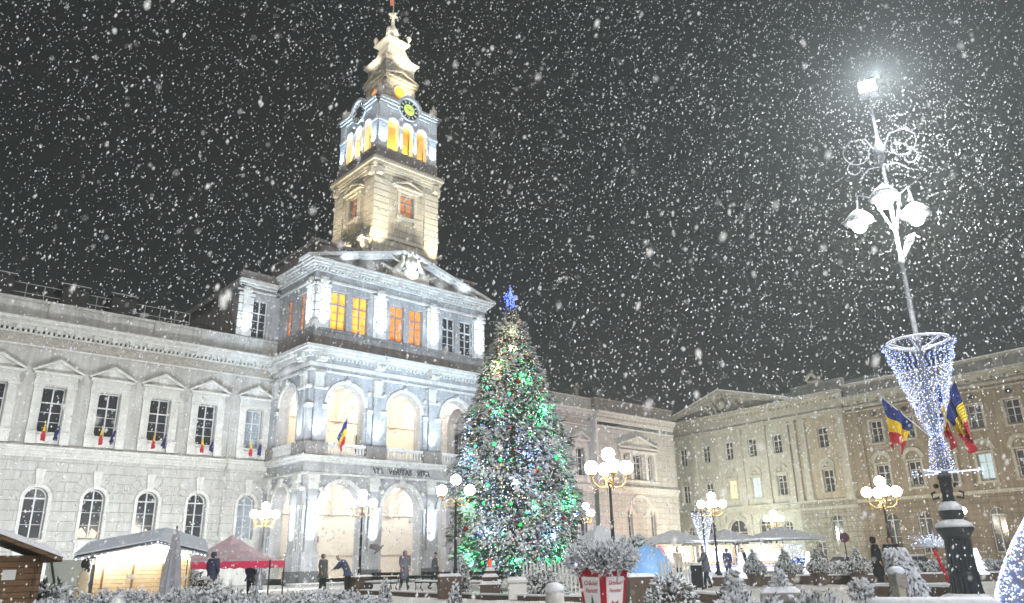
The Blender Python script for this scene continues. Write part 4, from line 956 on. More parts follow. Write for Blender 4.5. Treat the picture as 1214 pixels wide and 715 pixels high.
flag('flag', 'right hand tricolour flag nearest the drum of the tall mast', 'tricolour flags on the mast', mpt(.12, -.1, 4.4), mpt(.7, -.55, 5.95), 1.2, 1.6, [BLUE, YEL, RED], ph=1.4, side=.6)
flag('flag', 'narrow tricolour flag squeezed between the light net and the right flag', 'tricolour flags on the mast', mpt(.1, -.05, 4.5), mpt(.3, -.1, 6.0), .6, 1.5, [BLUE, YEL, RED], ph=2.6, side=.5)

# window flags of the left wing (pairs) and the balcony flag
def hall_pt(s, d, z): v = Matrix.Rotation(AZ, 3, 'Z') @ Vector((s, d, 0)); return (CX+v.x, CY+v.y, z)
WFG = 'small flags under the upper windows of the left wing'
POSN = {0: 'leftmost', 1: 'second', 2: 'third', 3: 'fourth', 4: 'rightmost'}
for i, s in enumerate(LB[3:]):
    nm = ['second', 'third', 'fourth', 'fifth', 'sixth'][i] if len(LB[3:]) == 5 else POSN.get(i, 'last')
    flag('flag', 'yellow and red flag under the %s upper window of the left wing' % POSN.get(i), WFG, hall_pt(s-.22, W0-.25, 9.55), hall_pt(s-.42, W0-1.0, 10.5), .22, .95, [YEL, RED], ph=i, side=-.3, pr=.02)
    flag('flag', 'dark blue flag under the %s upper window of the left wing' % POSN.get(i), WFG, hall_pt(s+.22, W0-.25, 9.55), hall_pt(s+.42, W0-1.0, 10.4), .22, .8, [EUB, EUB], ph=i+.7, side=-.3, pr=.02)
flag('flag', 'drooping tricolour flag on a long pole at the first balcony of the city hall', None, hall_pt(2.0, -.2, 9.4), hall_pt(2.75, -1.2, 12.0), .3, 1.9, [BLUE, YEL, RED], ph=.4, side=-.2, pr=.03)
#PART3
# ------------------------------------------------------------------ VEGETATION
def spindle(mb, p, d, L, w_, flat=.6):
    d = d.normalized(); a = d.cross(Vector((0, 0, 1)))
    if a.length < .05: a = Vector((1, 0, 0))
    a.normalize(); b = a.cross(d)
    m_ = p + d*L*.4; e = p + d*L
    mb.add([tuple(p), tuple(m_+a*w_), tuple(m_+b*w_*flat), tuple(m_-a*w_), tuple(m_-b*w_*flat), tuple(e)],
           [(0,1,2),(0,2,3),(0,3,4),(0,4,1),(5,2,1),(5,3,2),(5,4,3),(5,1,4)])
def rv(rng, s=1.): return Vector((rng.gauss(0, s), rng.gauss(0, s), rng.gauss(0, s)))
def bush_mesh(seed, rx, ry, h, n, tw=.16, droop=.3, snow=.75, zb=.0, shape='dome'):
    """twiggy mound : dark needle sprays, each with a load of snow"""
    g = random.Random(seed); fo, sn, st = MB(), MB(), MB()
    for k in range(7):
        a = g.uniform(0, 2*pi); st.tube([(0, 0, zb), (rx*.3*cos(a), ry*.3*sin(a), zb+h*.4), (rx*.6*cos(a), ry*.6*sin(a), zb+h*.75)], .03, 5, .008)
    for i in range(n):
        a = g.uniform(0, 2*pi); 
        if shape == 'cone':
            t_ = 1-g.random()**.6; r = (1-t_)*g.uniform(.7, 1.0); p = Vector((rx*r*cos(a), ry*r*sin(a), zb+h*t_)); nrm = Vector((cos(a), sin(a), .25))
        elif shape == 'ball':
            cz = g.uniform(-.9, 1); rr = math.sqrt(1-cz*cz)*g.uniform(.78, 1.02); p = Vector((rx*rr*cos(a), ry*rr*sin(a), zb+h*.5*(1+cz*g.uniform(.85, 1)))); nrm = Vector((rr*cos(a), rr*sin(a), cz))
        else:
            q_ = g.random()**.55; lump = .78+.22*sin(a*3+seed)*cos(q_*6+seed*2)+g.uniform(-.1, .1); p = Vector((rx*q_*cos(a), ry*q_*sin(a), zb+h*lump*math.sqrt(max(0, 1-q_**2.4))*g.uniform(.7, 1))); nrm = Vector((q_*cos(a), q_*sin(a), 1.1-q_))
        d = nrm.normalized()*.8+rv(g, .45); d.z -= droop
        L = tw*g.uniform(.6, 1.5)
        for j in range(2): spindle(fo, p+rv(g, .03), d+rv(g, .3), L, L*.13)
        for j in range(1+(snow > 1)):
            if g.random() < snow: spindle(sn, p+Vector((0, 0, L*.14))+rv(g, .02*j), d+Vector((0, 0, .1)), L*1.05, L*g.uniform(.24, .42), .9)
    return st.mesh('stems', BARK), fo.mesh('foliage', NEEDL), sn.mesh('snow', SNB)
def bush(name, label, cat, loc, meshes, group=None, rz=0, scale=None, pot=None):
    t = thing(name, label, cat, loc, rz, group)
    for nm, me in zip(('stems', 'foliage', 'snow'), meshes): put(nm, me, t, (0, 0, 0), 0, scale)
    if pot: pot(t)
    return t

# christmas tree
def ctree():
    g = random.Random(3); c0 = at(611, 42); t = thing('christmas_tree', 'towering snowy christmas tree with coloured lights and a blue star on top', 'tree', (c0.x, c0.y, 0))
    prof = [(.7, 1.9), (1.6, 2.75), (3., 3.05), (4.6, 3.1), (6.5, 2.85), (8.2, 2.45), (9.6, 2.0), (11, 1.6), (12.2, 1.22), (13.3, .85), (14.4, .5), (15.2, .12)]
    def rad_(z):
        for (z0, a), (z1, b) in zip(prof[:-1], prof[1:]):
            if z <= z1: return a+(b-a)*max(0, (z-z0))/(z1-z0)
        return .1
    q = MB(); q.tube([(0, 0, -.1), (.02, 0, 3), (0, .02, 9), (0, 0, 15.1)], .3, 10, .04); q.build('trunk', BARK, t, True)
    q = MB(); fo = MB(); sn = MB()
    for i in range(230):
        z = .8+14*(i/230)**1.05; a = i*2.399; R_ = rad_(z); dz = -.15*R_
        q.tube([(0, 0, z+.25), (R_*.5*cos(a), R_*.5*sin(a), z+.25), (R_*.93*cos(a), R_*.93*sin(a), z+dz)], .035, 4, .01)
    q.build('limbs', BARK, t)
    N_ = 11500
    for i in range(N_):
        z = .6+14.7*(1-math.sqrt(1-g.random()*.985)) if False else None
        while True:
            z = g.uniform(.6, 15.2)
            if g.random() < rad_(z)/3.55+.08: break
        a = g.uniform(0, 2*pi); R_ = rad_(z)
        lump = 1+.10*sin(a*5+z*1.9)+.09*sin(a*11-z*3.1)+.07*sin(z*6+a*3)
        r = R_*lump*(1-abs(g.gauss(0, .13)))
        p = Vector((r*cos(a), r*sin(a), z)); d = Vector((cos(a), sin(a), -.35+.9*(z > 14)))+rv(g, .42); L = g.uniform(.22, .5)
        if z > 14.2: L *= .6
        for j in range(3): spindle(fo, p+rv(g, .05), d+rv(g, .35), L*g.uniform(.7, 1.1), L*.085)
        clump = sin(a*4+z*1.3)*sin(z*2.1-a*2)
        if g.random() < .66+.3*clump: spindle(sn, p+Vector((0, 0, .05)), d+Vector((0, 0, .12))+rv(g, .12), L*.95, L*g.uniform(.14, .26), .7)
    for i in range(2100):
        while True:
            z = g.uniform(.8, 14.4)
            if g.random() < rad_(z)/3.55: break
        a = g.uniform(0, 2*pi); r = rad_(z)*(1+.10*sin(a*5+z*1.9)+.09*sin(a*11-z*3.1))*g.uniform(.88, 1.04); p = Vector((r*cos(a), r*sin(a), z))
        if sin(a*3+z*.9)*sin(z*1.4-a) < -.25: continue
        for j in range(5): spindle(sn, p+rv(g, .09), Vector((cos(a), sin(a), -.4))+rv(g, .3), g.uniform(.2, .42), g.uniform(.06, .12), .6)
    fo.build('foliage', NEED, t); sn.build('snow', mat('snow_on_fir', (.76,.77,.78), .8, var=(.58,.59,.6), vscale=1.2), t)
    # thousands of small leds : one mass; the hundred largest baubles are parts
    E_ = [emit('tree_led_white', (.85,.9,1.), 2.6), emit('tree_led_blue', (.2,.38,1.), 2.2), emit('tree_led_green', (.04,1.,.32), 1.7), emit('tree_led_warm', (1.,.62,.25), 1.8), emit('tree_led_red', (1.,.08,.12), 1.6)]
    ld = MB()
    for i in range(5200):
        while True:
            z = g.uniform(.7, 15)
            if g.random() < rad_(z)/3.55+.05: break
        a = g.uniform(0, 2*pi); R_ = rad_(z); r = R_*(1+.10*sin(a*5+z*1.9))*(1.02-abs(g.gauss(0, .07)))+.06
        up_ = z > 12
        wts = (2, .4, 1.4, 5, .5) if up_ else ((3, .8, 2.4, 1.5, .5) if z > 9 else (4.5, 3.2, 1.5, .7, .35))
        ld.cur = g.choices(range(5), wts)[0]; ld.octa((r*cos(a), r*sin(a), z), g.uniform(.02, .042))
    o = ld.build('string_lights', E_, t); o['kind'] = 'stuff'
    bm_ = []
    for k, (c, e) in enumerate((((.04,.85,.2), 1.6), ((.1,.8,.42), 1.3), ((.25,.5,1.), 1.5), ((.03,.6,.12), 1.1))):
        s_ = MB(); s_.sphere((0, 0, 0), .1, 10, 7); bm_.append(s_.mesh('bauble', emit('lit_bauble%d' % k, c, e), True))
    for ang, z, col_, e in ((-.9, 1.6, 0, 16), (0, 1.4, 0, 16), (.9, 1.7, 0, 16), (-.7, 4.0, 0, 16), (.3, 3.9, 0, 18), (1.0, 4.1, 0, 14), (-.8, 6.4, 1, 14), (.2, 6.5, 1, 14), (.9, 6.6, 0, 14), (-.3, 8.8, 0, 14), (.7, 8.9, 0, 18), (.3, 10.8, 0, 16), (-.5, 11.6, 2, 12), (0, 12.6, 2, 14), (-.4, 2.8, 1, 14), (.6, 2.6, 1, 14), (0, 5.2, 1, 14)):
        aa = math.atan2(-c0.y, -c0.x)+ang; rr = rad_(z)+.28; lamp('POINT', 'garland_glow', (rr*cos(aa), rr*sin(aa), z), ((.08, 1., .35), (.35, .5, 1.), (1., .9, .35))[col_], e*2.6, None, t, .05)
    REDB = mat('red_bauble', (.5,.02,.02), .25); s_ = MB(); s_.sphere((0, 0, 0), .13, 10, 7); rb = s_.mesh('bauble', REDB, True)
    n = 0
    view = math.atan2(-c0.y, -c0.x)
    garl = []
    for ring_, (z0, amp, cnt) in enumerate(((1.5, .35, 22), (3.9, .3, 24), (6.4, .3, 20), (8.8, .35, 16), (11.2, .5, 10))):
        for i in range(cnt):
            a = view + (-1.5+3.*(i+g.uniform(-.3, .3))/(cnt-1)); z = z0+amp*sin(i*.9+ring_)+g.gauss(0, .45); garl.append((a, z, g.choices((0, 1, 3), (3, 2, 2))[0], g.uniform(.6, 1.2)))
    for a, z, k, s2 in garl[:92]:
        r = rad_(z)*(1+.10*sin(a*5+z*1.9))*.97+.02; put('bauble', bm_[k], t, (r*cos(a), r*sin(a), z), 0, (s2, s2, s2))
    for a, z in ((-1.1, 6.9), (.75, 7.2), (.2, 10.6), (.9, 3.4), (1.2, 2.2), (-.5, 8.9), (.4, 5.7), (-.9, 3.)):
        a += view; r = rad_(z)+.12; put('bauble', rb, t, (r*cos(a), r*sin(a), z))
    # star : three crossed rings of blue leds
    st = MB(); SB = emit('blue_star_led', (.12,.2,1.), 3.)
    pts = []
    for k in range(11):
        a = pi/2+2*pi*k/10; r = .55 if k % 2 == 0 else .25; pts.append((r*cos(a), r*sin(a)))
    for ang in (0, pi/2, pi/4):
        st.tube([(x*cos(ang)*.8, x*sin(ang)*.8, 15.85+y) for x, y in pts], .018, 5)
        st.tube([(0, 0, 15.1), (0, 0, 16.6)], .018, 5)
    for k in range(60):
        st.octa((g.gauss(0, .2), g.gauss(0, .2), 15.85+g.gauss(0, .26)), .03)
    st.build('star', SB, t)
    lamp('POINT', 'star_glow', (0, 0, 16.9), (.2, .3, 1.), 30, None, t, .1)
    lamp('POINT', 'crown_glow', (.9*cos(view), .9*sin(view)-.2, 13.6), (1., .9, .5), 22, None, t, .3)
ctree()

# snow covered hedge in the left foreground (four mounds), and other bushes
hp_ = [(20, 17.5, 2.6, 1.3, .92, 'low snow covered juniper at the lower left corner, in front of the wooden kiosk'), (125, 18.5, 2.4, 1.5, 1.08, 'wide snow covered juniper in front of the lit stall'),
       (215, 18, 2.2, 1.5, 1.1, 'tallest mound of the snowy juniper hedge, under the closed grey parasol'), (300, 18.5, 2.1, 1.3, 1.0, 'snow covered juniper in front of the red gazebo'), (390, 19.5, 2.1, 1.3, .9, 'snow covered juniper at the right end of the hedge, below the two people')]
for k, (px, D, rx, ry, h, lab) in enumerate(hp_):
    p = at(px, D); t = bush('snowy_juniper', lab, 'bush', (p.x, p.y, -.05), bush_mesh(11+k, rx, ry, h, 8500, .075, .35, 1.3), 'snowy junipers of the foreground hedge')
    t.rotation_euler.z = -math.atan2(p.x, p.y)
# darker bush between the kiosk and the white panel
p = at(62, 25); t = bush('snowy_bush', 'dark bush with streaks of snow beside the brown wooden kiosk', 'bush', (p.x, p.y, 0), bush_mesh(31, .95, .7, 1.15, 700, .2, .3, .45), 'snowy bushes')
p = at(225, 36); bush('snowy_bush', 'snowy fir branches standing under the left half of the red gazebo', 'bush', (p.x, p.y, 0), bush_mesh(32, 1.6, .8, 1.25, 900, .22, .3, .7), 'snowy bushes')
# little snow covered cypresses of the left and middle
CM = [bush_mesh(40+k, .5, .5, 1., 420, .1, .2, .9, 0, 'cone') for k in range(2)]
for px, D, w_, h, lab in ((540, 19.5, .62, .98, 'small snow covered conifer in front of the stone block of the gilded lamp'), (458, 28, .6, .95, 'tiny snow covered conifer in front of the left bench'), (391, 30, .5, .7, 'tiny snow covered conifer at the feet of the person in dark green'),
                          (277, 34, .5, .9, 'tiny snow covered conifer under the red gazebo'), (548, 35, .9, 1.7, 'pale snow laden conifer standing behind the gilded lamp base')):
    p = at(px, D); t = bush('small_conifer', lab, 'shrub', (p.x, p.y, 0), CM[px % 2], 'small snow covered conifers')
    for ch in t.children: ch.scale = (w_, w_, h)
# potted conifers on the right terrace
POT = MB(); POT.lathe([(.3, 0), (.34, .1), (.42, .62), (.48, .66), (.48, .74), (.4, .74)], 8, 0, 0, pi/8); POTM = POT.mesh('pot', mat('brown_pot', (.16, .12, .09), .8, var=(.1,.075,.06), vscale=5), False)
PCm = bush_mesh(50, .45, .45, .95, 520, .12, .2, .72, .7, 'cone'); PBm = bush_mesh(51, .5, .5, .62, 420, .12, .2, .8, .45, 'ball')
for px, D, lab in ((893, 41, 'potted conifer left of the white glowing little tree'), (930, 41, 'potted conifer between the lit kiosk and the parked car'), (968, 42, 'potted conifer in front of the dark parked car'), (1015, 43, 'potted conifer left of the two dark figures')):
    p = at(px, D); t = bush('potted_conifer', lab, 'potted plant', (p.x, p.y, 0), PCm, 'potted conifers along the terrace kerb')
    put('pot', POTM, t)
    for nm, me in zip(('foliage', 'snow'), PBm[1:]): put(nm, me, t)
# near plants on the right
p = at(866, 14.2); t = thing('snowy_spruce', 'snow loaded blue spruce rising behind a round clipped shrub', 'shrub', (p.x, p.y, 0))
for nm, me in zip(('stems', 'foliage', 'snow'), bush_mesh(60, .5, .5, 1.22, 1500, .09, .1, 1.2, 0, 'cone')): put(nm, me, t)
p = at(866, 13.0); bush('round_shrub', 'round clipped shrub thick with snow at the bottom edge, right of centre', 'shrub', (p.x, p.y, -.1), bush_mesh(61, .42, .42, .95, 1300, .08, .1, 1.2, 0, 'ball'))
p = at(921, 13.6); t = thing('stone_planter', 'dark stone planter capped with snow, holding a small snowy conifer', 'planter', (p.x, p.y, 0), -.3)
q = MB(); q.frustum(0, 0, 0, .78, .2, .26); q.box(-.33, .33, -.33, .33, .78, .9); q.build('planter_box', STONE, t, bevel=.015); q = MB(); q.frustum(0, 0, .903, 1.0, .32, .2); q.build('snow', SNOW, t, bevel=.03)
for nm, me in zip(('foliage', 'snow'), bush_mesh(62, .17, .17, .3, 300, .06, .1, 1.1, .92, 'cone')[1:]): put(nm, me, t)
p = at(908, 12.7); bush('snowy_bush', 'small twiggy snowy bush left of the dark stone planter', 'bush', (p.x, p.y, -.1), bush_mesh(63, .2, .2, .95, 350, .1, .2, .85, 0, 'ball'), 'snowy bushes')
for px, D, rx, h, s_, lab in ((955, 11.2, .55, .92, 64, 'low mound of snow covered branches right of the stone planter'), (990, 11.5, .5, .88, 65, 'low snow mound between the stone planter and the topiary figure')):
    p = at(px, D); bush('snow_mound', lab, 'bush', (p.x, p.y, -.1), bush_mesh(s_, rx*1.3, .6, h*1.18, 3600, .07, .1, 1.6), 'low snow mounds in the right foreground')
p = at(1015, 12.2); t = thing('snowy_topiary', 'small snow covered topiary with a round head and a spreading skirt', 'shrub', (p.x, p.y, -.1))
for nm, me in zip(('stems', 'foliage', 'snow'), bush_mesh(66, .36, .36, .95, 900, .08, .3, 1.2, 0, 'cone')): put(nm, me, t)
for nm, me in zip(('foliage', 'snow'), bush_mesh(67, .12, .12, .26, 300, .05, .1, 1.3, .95, 'ball')[1:]): put(nm, me, t)
p = at(1070, 13.9); t = thing('drooping_conifer', 'leaning snow laden weeping conifer beside a concrete post', 'tree', (p.x, p.y, 0), 0)
g = random.Random(9); fo, sn, st = MB(), MB(), MB(); st.tube([(.18, 0, 0), (.1, 0, .7), (-.12, 0, 1.35)], .035, 6, .012)
for i in range(1300):
    u_ = g.random()**.8; cx = .2-.32*u_; r = (.2*(1-u_)**.5+.08)*g.uniform(.6, 1.05); a = g.uniform(0, 2*pi); p_ = Vector((cx+r*cos(a), r*sin(a), .12+1.42*u_)); d = Vector((cos(a)*.6, sin(a)*.6, -.9))+rv(g, .25); L = g.uniform(.07, .14)
    spindle(fo, p_, d, L, .012); spindle(fo, p_+rv(g, .02), d+rv(g, .2), L, .014)
    if g.random() < .92: spindle(sn, p_+Vector((0, -.01, .02)), d, L*1.1, L*.32, .9)
st.build('trunk', BARK, t); fo.build('foliage', NEEDL, t); sn.build('snow', SNB, t)
p = at(1060, 13.4); t = thing('concrete_post', 'short pale concrete post capped with snow, left of the weeping conifer', 'post', (p.x, p.y, 0), .2)
q = MB(); q.frustum(0, 0, 0, 1.16, .075, .06); q.build('shaft', mat('concrete', (.42,.38,.3), .9, var=(.3,.28,.22), vscale=6, bump=.3), t, bevel=.01); q = MB(); q.frustum(0, 0, 1.0, 1.2, .1, .09); q.build('head', STONE, t, bevel=.01); q = MB(); q.sphere((0, 0, 1.21), .12, 12, 8, .6); q.build('snow', SNOW, t, True)
p = at(1096, 11.6); t = thing('snow_covered_bench', 'long stone seat buried under a thick smooth bolster of snow', 'bench', (p.x, p.y, 0), -.45+rad(2))
q = MB(); q.box(-.7, .7, -.2, .2, .3, .62); q.box(-.55, -.35, -.17, .17, 0, .3); q.box(.35, .55, -.17, .17, 0, .3); q.build('seat', STONE, t)
q = MB(); q.box(-.75, .75, -.25, .25, .62, .93); o = q.build('snow', SNOW, t, True, .1)
p = at(1166, 20); t = thing('cut_log', 'dark cut log lying beside the snowy foot of the mast', 'log', (p.x, p.y, .18), .5); q = MB(); q.tube([(-.35, 0, 0), (.35, 0, .12)], .13, 10); q.build('wood', BARK, t, True); q = MB(); q.tube([(-.3, 0, .12), (.25, 0, .21)], .06, 8); q.build('snow', SNOW, t, True)

# bare winter trees before the tan block
def bare_tree(px, D, h, seed, lab, spread=.34):
    g = random.Random(seed); p = at(px, D); t = thing('bare_tree', lab, 'tree', (p.x, p.y, 0), 0)
    tr = MB(); br = MB(); sn = MB()
    tr.tube([(0, 0, 0), (.05, 0, h*.2), (-.03, .04, h*.42)], h*.016, 8, h*.01)
    def grow(p0, d, L, r, lv):
        d = d.normalized(); p1 = p0+d*L*.55+rv(g, L*.03); p2 = p0+d*L+rv(g, L*.05)
        br.tube([tuple(p0), tuple(p1), tuple(p2)], r, 5 if lv < 2 else 4, r*.55)
        if r > .008: sn.tube([tuple(p0+Vector((0, 0, r))), tuple(p1+Vector((0, 0, r))), tuple(p2+Vector((0, 0, r*.7)))], r*.7, 4, r*.45)
        if lv >= 4: return
        for i in range(3 if lv < 3 else 3):
            nd = d+rv(g, spread); nd.z += .12; grow(p1.lerp(p2, g.uniform(.1, 1)), nd, L*g.uniform(.55, .8), r*.58, lv+1)
    for i in range(5): grow(Vector((-.03, .04, h*.4-.25*i*.5)), Vector((g.gauss(0, .6), g.gauss(0, .6), 1)), h*.26, h*.007, 0)
    tr.build('trunk', BARK, t, True); br.build('crown', BARK, t); sn.build('snow', SNB, t)
p = at(752, 44); bush('snow_covered_tree', 'rounded tree completely white with snow behind the blue dome', 'tree', (p.x, p.y, 0), bush_mesh(70, 1.6, 1.2, 2.5, 1500, .3, .2, 1., 0, 'dome'))
p = at(692, 40); bush('snow_covered_shrub', 'frosted leafless shrub behind the left edge of the red planter', 'bush', (p.x, p.y, 0), bush_mesh(71, 1.0, .8, 1.5, 600, .3, .1, .95, 0, 'dome'))

# ------------------------------------------------------------------ KERBS, HEDGE, PATHS
def wall_strip(name, label, cat, pts, h, wd, mt_, snow=.08, group=None):
    t = thing(name, label, cat, (*pts[0], 0), 0, group); q = MB(); s2 = MB(); o = Vector((*pts[0], 0))
    for a, b in zip(pts[:-1], pts[1:]):
        a = Vector((*a, 0))-o; b = Vector((*b, 0))-o; d = (b-a).normalized(); n = Vector((-d.y, d.x, 0))*wd/2
        for mb, z0, z1, k in ((q, -.05, h, 1), (s2, h+.003, h+snow, 1.25)):
            c_ = [a-n*k, b-n*k, b+n*k, a+n*k]; mb.add([(v.x, v.y, z) for z in (z0, z1) for v in c_], [(0,3,2,1),(4,5,6,7),(0,1,5,4),(1,2,6,5),(2,3,7,6),(3,0,4,7)])
    q.build('wall', mt_, t); s2.build('snow', SNOW, t); return t
def pp(px, D): p = at(px, D); return (p.x, p.y)
wall_strip('garden_kerb', 'low brown kerb wall running below the benches and the christmas tree', 'kerb', [pp(432, 41), pp(530, 34.5), pp(640, 30.5), pp(760, 28.5)], .14, .3, KERB, .06)
wall_strip('garden_kerb', 'brown kerb wall along the terrace of potted conifers on the right', 'kerb', [pp(842, 43), pp(1000, 44), pp(1215, 47)], .38, .35, KERB)
wall_strip('garden_kerb', 'low kerb between the picket fence and the round snowy shrub', 'kerb', [pp(800, 30), pp(858, 27)], .25, .3, KERB)
wall_strip('low_wall', 'dark low wall behind the concrete post and weeping conifer', 'wall', [pp(1032, 27), pp(1130, 26)], .5, .4, KERB)
wall_strip('low_wall', 'pale low wall of the far flower bed below the apartment block', 'wall', [pp(890, 56), pp(1060, 58), pp(1214, 62)], .35, .4, STONE)
wall_strip('stone_step', 'long stone step in front of the lit arcades of the city hall', 'step', [hall_pt(-1.5, -2.2, 0)[:2], hall_pt(18, -2.2, 0)[:2]], .16, 1.2, STONE, .03)
HM = bush_mesh(80, 3.4, .5, .62, 900, .2, .1, .75, .25)
for px, D, lab in ((985, 51, 'low snowy hedge behind the little white tree'), (1060, 52, 'low snowy hedge left of the mast'), (1130, 53, 'low snowy hedge behind the mast'), (1195, 55, 'low snowy hedge near the glowing sculpture')):
    p = at(px, D); bush('low_hedge', lab, 'hedge', (p.x, p.y, 0), HM, 'low snowy hedges on the terrace', .2)

# ------------------------------------------------------------------ STREET FURNITURE AND STALLS
def bench(px, D, rz, lab):
    p = at(px, D); t = thing('park_bench', lab, 'bench', (p.x, p.y, 0), rz, 'park benches below the city hall')
    q = MB()
    for k in range(3): q.box(-.95, .95, -.24+k*.16, -.12+k*.16, .42, .46)
    q.build('seat', IRON, t)
    q = MB()
    for k in range(2): q.box(-.95, .95, .27+k*.04, .31+k*.04, .6+k*.2, .74+k*.2)
    q.build('backrest', IRON, t)
    for x in (-.85, .85):
        q = MB(); q.tube([(x, -.28, 0), (x, -.2, .2), (x, -.26, .42), (x, .3, .42), (x, .38, .95)], .03, 6); q.tube([(x, .22, .42), (x, .14, .2), (x, .34, 0)], .03, 6); q.tube([(x, -.26, .42), (x, -.3, .62), (x, .28, .66)], .025, 6); q.build('side_frame', IRON, t, True)
    q = MB(); q.box(-.93, .93, -.25, .22, .463, .55); q.build('snow', SNOW, t, bevel=.03)
bench(453, 42, -.55, 'left snowy park bench, next to the stone block of the lamp'); bench(512, 41, -.6, 'middle snowy park bench, between the two walking people'); bench(572, 38, -.5, 'right snowy park bench, behind the gilded lamp base')

def kiosk():
    p = at(-26, 25.5); t = thing('wooden_kiosk', 'dark brown wooden kiosk with a snowy sloping roof at the left edge', 'kiosk', (p.x, p.y, -.28), rad(38))
    q = MB(); q.box(-1.5, 1.3, -1.2, 1.2, 0, 2.1); q.build('wall', WOOD, t); 
    q = MB(); q.add([(-1.9,-1.6,2.35),(0,-1.6,2.72),(1.75,-1.6,2.02),(1.75,1.6,2.02),(0,1.6,2.72),(-1.9,1.6,2.35),(-1.9,-1.6,2.25),(0,-1.6,2.62),(1.75,-1.6,1.92),(1.75,1.6,1.92),(0,1.6,2.62),(-1.9,1.6,2.25)], [(0,1,4,5),(1,2,3,4),(6,11,10,7),(7,10,9,8),(0,6,7,1),(1,7,8,2),(2,8,9,3),(3,9,10,4),(4,10,11,5),(5,11,6,0)]); q.build('roof', WOOD, t)
    s2 = MB(); s2.add([(-1.92,-1.62,2.353),(0,-1.62,2.725),(1.78,-1.62,2.023),(1.78,1.62,2.023),(0,1.62,2.725),(-1.92,1.62,2.353),(-1.85,-1.58,2.5),(0,-1.58,2.88),(1.7,-1.58,2.18),(1.7,1.58,2.18),(0,1.58,2.88),(-1.85,1.58,2.5)], [(6,7,10,11),(7,8,9,10),(0,1,7,6),(1,2,8,7),(2,3,9,8),(3,4,10,9),(4,5,11,10),(5,0,6,11)]); s2.build('snow', SNOW, t)
    q = MB(); q.box(.5, .8, -1.225, -1.203, 1.5, 1.75); q.build('notice', WF, t)
    for x in (-1.5, 1.3): q = MB(); q.box(x-.06, x+.06, -1.26, -1.205, 0, 2.05); q.build('post', WOOD, t)
kiosk()
def lit_stall():
    p = at(172, 34); t = thing('lit_stall', 'long lit plank stall with bluish snowy roof and bright strip lights under the eaves', 'market stall', (p.x, p.y, 0), rad(20)); t.scale = (.78, .86, .93)
    q = MB(); q.box(-2.0, 2.0, -.9, .9, 0, 2.0); q.add([(-2.0,-.9,2.0),(2.0,-.9,2.0),(2.0,-.9,2.02),(.6,-.9,2.55),(-2.0,-.9,2.02)], [(0,1,2,3,4)]); q.build('wall', PALE, t)
    RP = [(-2.9,-1.4,1.95),(.6,-1.4,2.5),(2.9,-1.4,2.02),(2.7,.3,2.5),(.8,.3,3.0),(-2.6,.3,2.45),(-2.9,1.9,1.95),(.6,1.9,2.5),(2.9,1.9,2.0)]; RFc = [(0,1,4,5),(1,2,3,4),(5,4,7,6),(4,3,8,7)]
    q = MB(); q.add(RP, RFc); o = q.build('roof', mat('grey_canvas', (.32,.36,.42), .7), t); o.modifiers.new('s', 'SOLIDIFY').thickness = .05
    q = MB(); q.add([(x, y, z+.12) for x, y, z in RP], RFc); o = q.build('snow', mat('bluish_thin_snow', (.74,.79,.86), .8, var=(.6,.66,.74), vscale=3), t); s_ = o.modifiers.new('s', 'SOLIDIFY'); s_.thickness = .07; s_.offset = 0
    q = MB()
    for a, b in (((-2.8,-1.3,1.9),(.6,-1.3,2.52)), ((.6,-1.3,2.52),(2.8,-1.3,1.98))):
        for k in range(14): q.octa(tuple(Vector(a).lerp(Vector(b), k/13)), .045)
    o = q.build('strip_lights', LEDW, t); 
    for x, z in ((-1.7, 1.92), (-.3, 2.15), (1.0, 2.3), (2.2, 2.0)): lamp('POINT', 'stall_light', (x, -1.25, z-.05), (1., .95, .86), 75, None, t, .06)
    for x in (-1.65, -.35, .95): q = MB(); q.box(x-.05, x+.05, -.96, -.9, .5, 1.7); q.build('batten', WOOD, t)
    q = MB(); q.box(-2.75, -2.02, -.7, -.6, 0, 1.7); q.build('side_panel', mat('dark_tarpaulin', (.08,.075,.09), .7), t)
    q = MB(); q.box(2.05, 2.12, -1.2, 1.1, .0, 1.9); q.build('end_board', PALE, t)
lit_stall()
p = at(84, 33); t = thing('leaning_board', 'tall pale board tapering downwards with a dark diagonal brace, left of the lit stall', 'board', (p.x, p.y, 0), rad(14))
q = MB(); q.prism([(-.75, 0), (.6, 0), (.75, 1.75), (-.75, 1.75)], -.03, .03); q.build('face_board', mat('pale_green_board', (.5,.53,.48), .8, var=(.42,.45,.4), vscale=2), t); q = MB(); q.tube([(-.6, -.06, 1.75), (-.1, -.06, 0)], .04, 6); q.build('brace', IRON, t)
p = at(103, 31.5); t = thing('pale_statue', 'narrow cream garden figure with dark hair between panel and stall', 'statue', (p.x, p.y, 0))
q = MB(); q.lathe([(.3, 0), (.26, .3), (.2, .7), (.16, .95), (.2, 1.1), (.15, 1.3), (.07, 1.38), (.1, 1.5), (.09, 1.6), (.03, 1.66)], 14); q.build('gown', mat('cream_stone', (.66,.56,.38), .8), t, True); q = MB(); q.sphere((0, .01, 1.6), .15, 10, 8, 1.2); q.sphere((.06, .02, 1.42), .11, 8, 6); q.build('hair', IRON, t, True)
p = at(206, 30); t = thing('closed_parasol', 'closed grey parasol standing like a narrow spire before the lit stall', 'parasol', (p.x, p.y, 0))
q = MB(); n = 10; vs = [((r*(1 if k % 2 else .72))*cos(2*pi*k/20), (r*(1 if k % 2 else .72))*sin(2*pi*k/20), z) for r, z in ((.36, .55), (.34, .9), (.25, 1.7), (.12, 2.45), (.02, 2.75)) for k in range(20)]
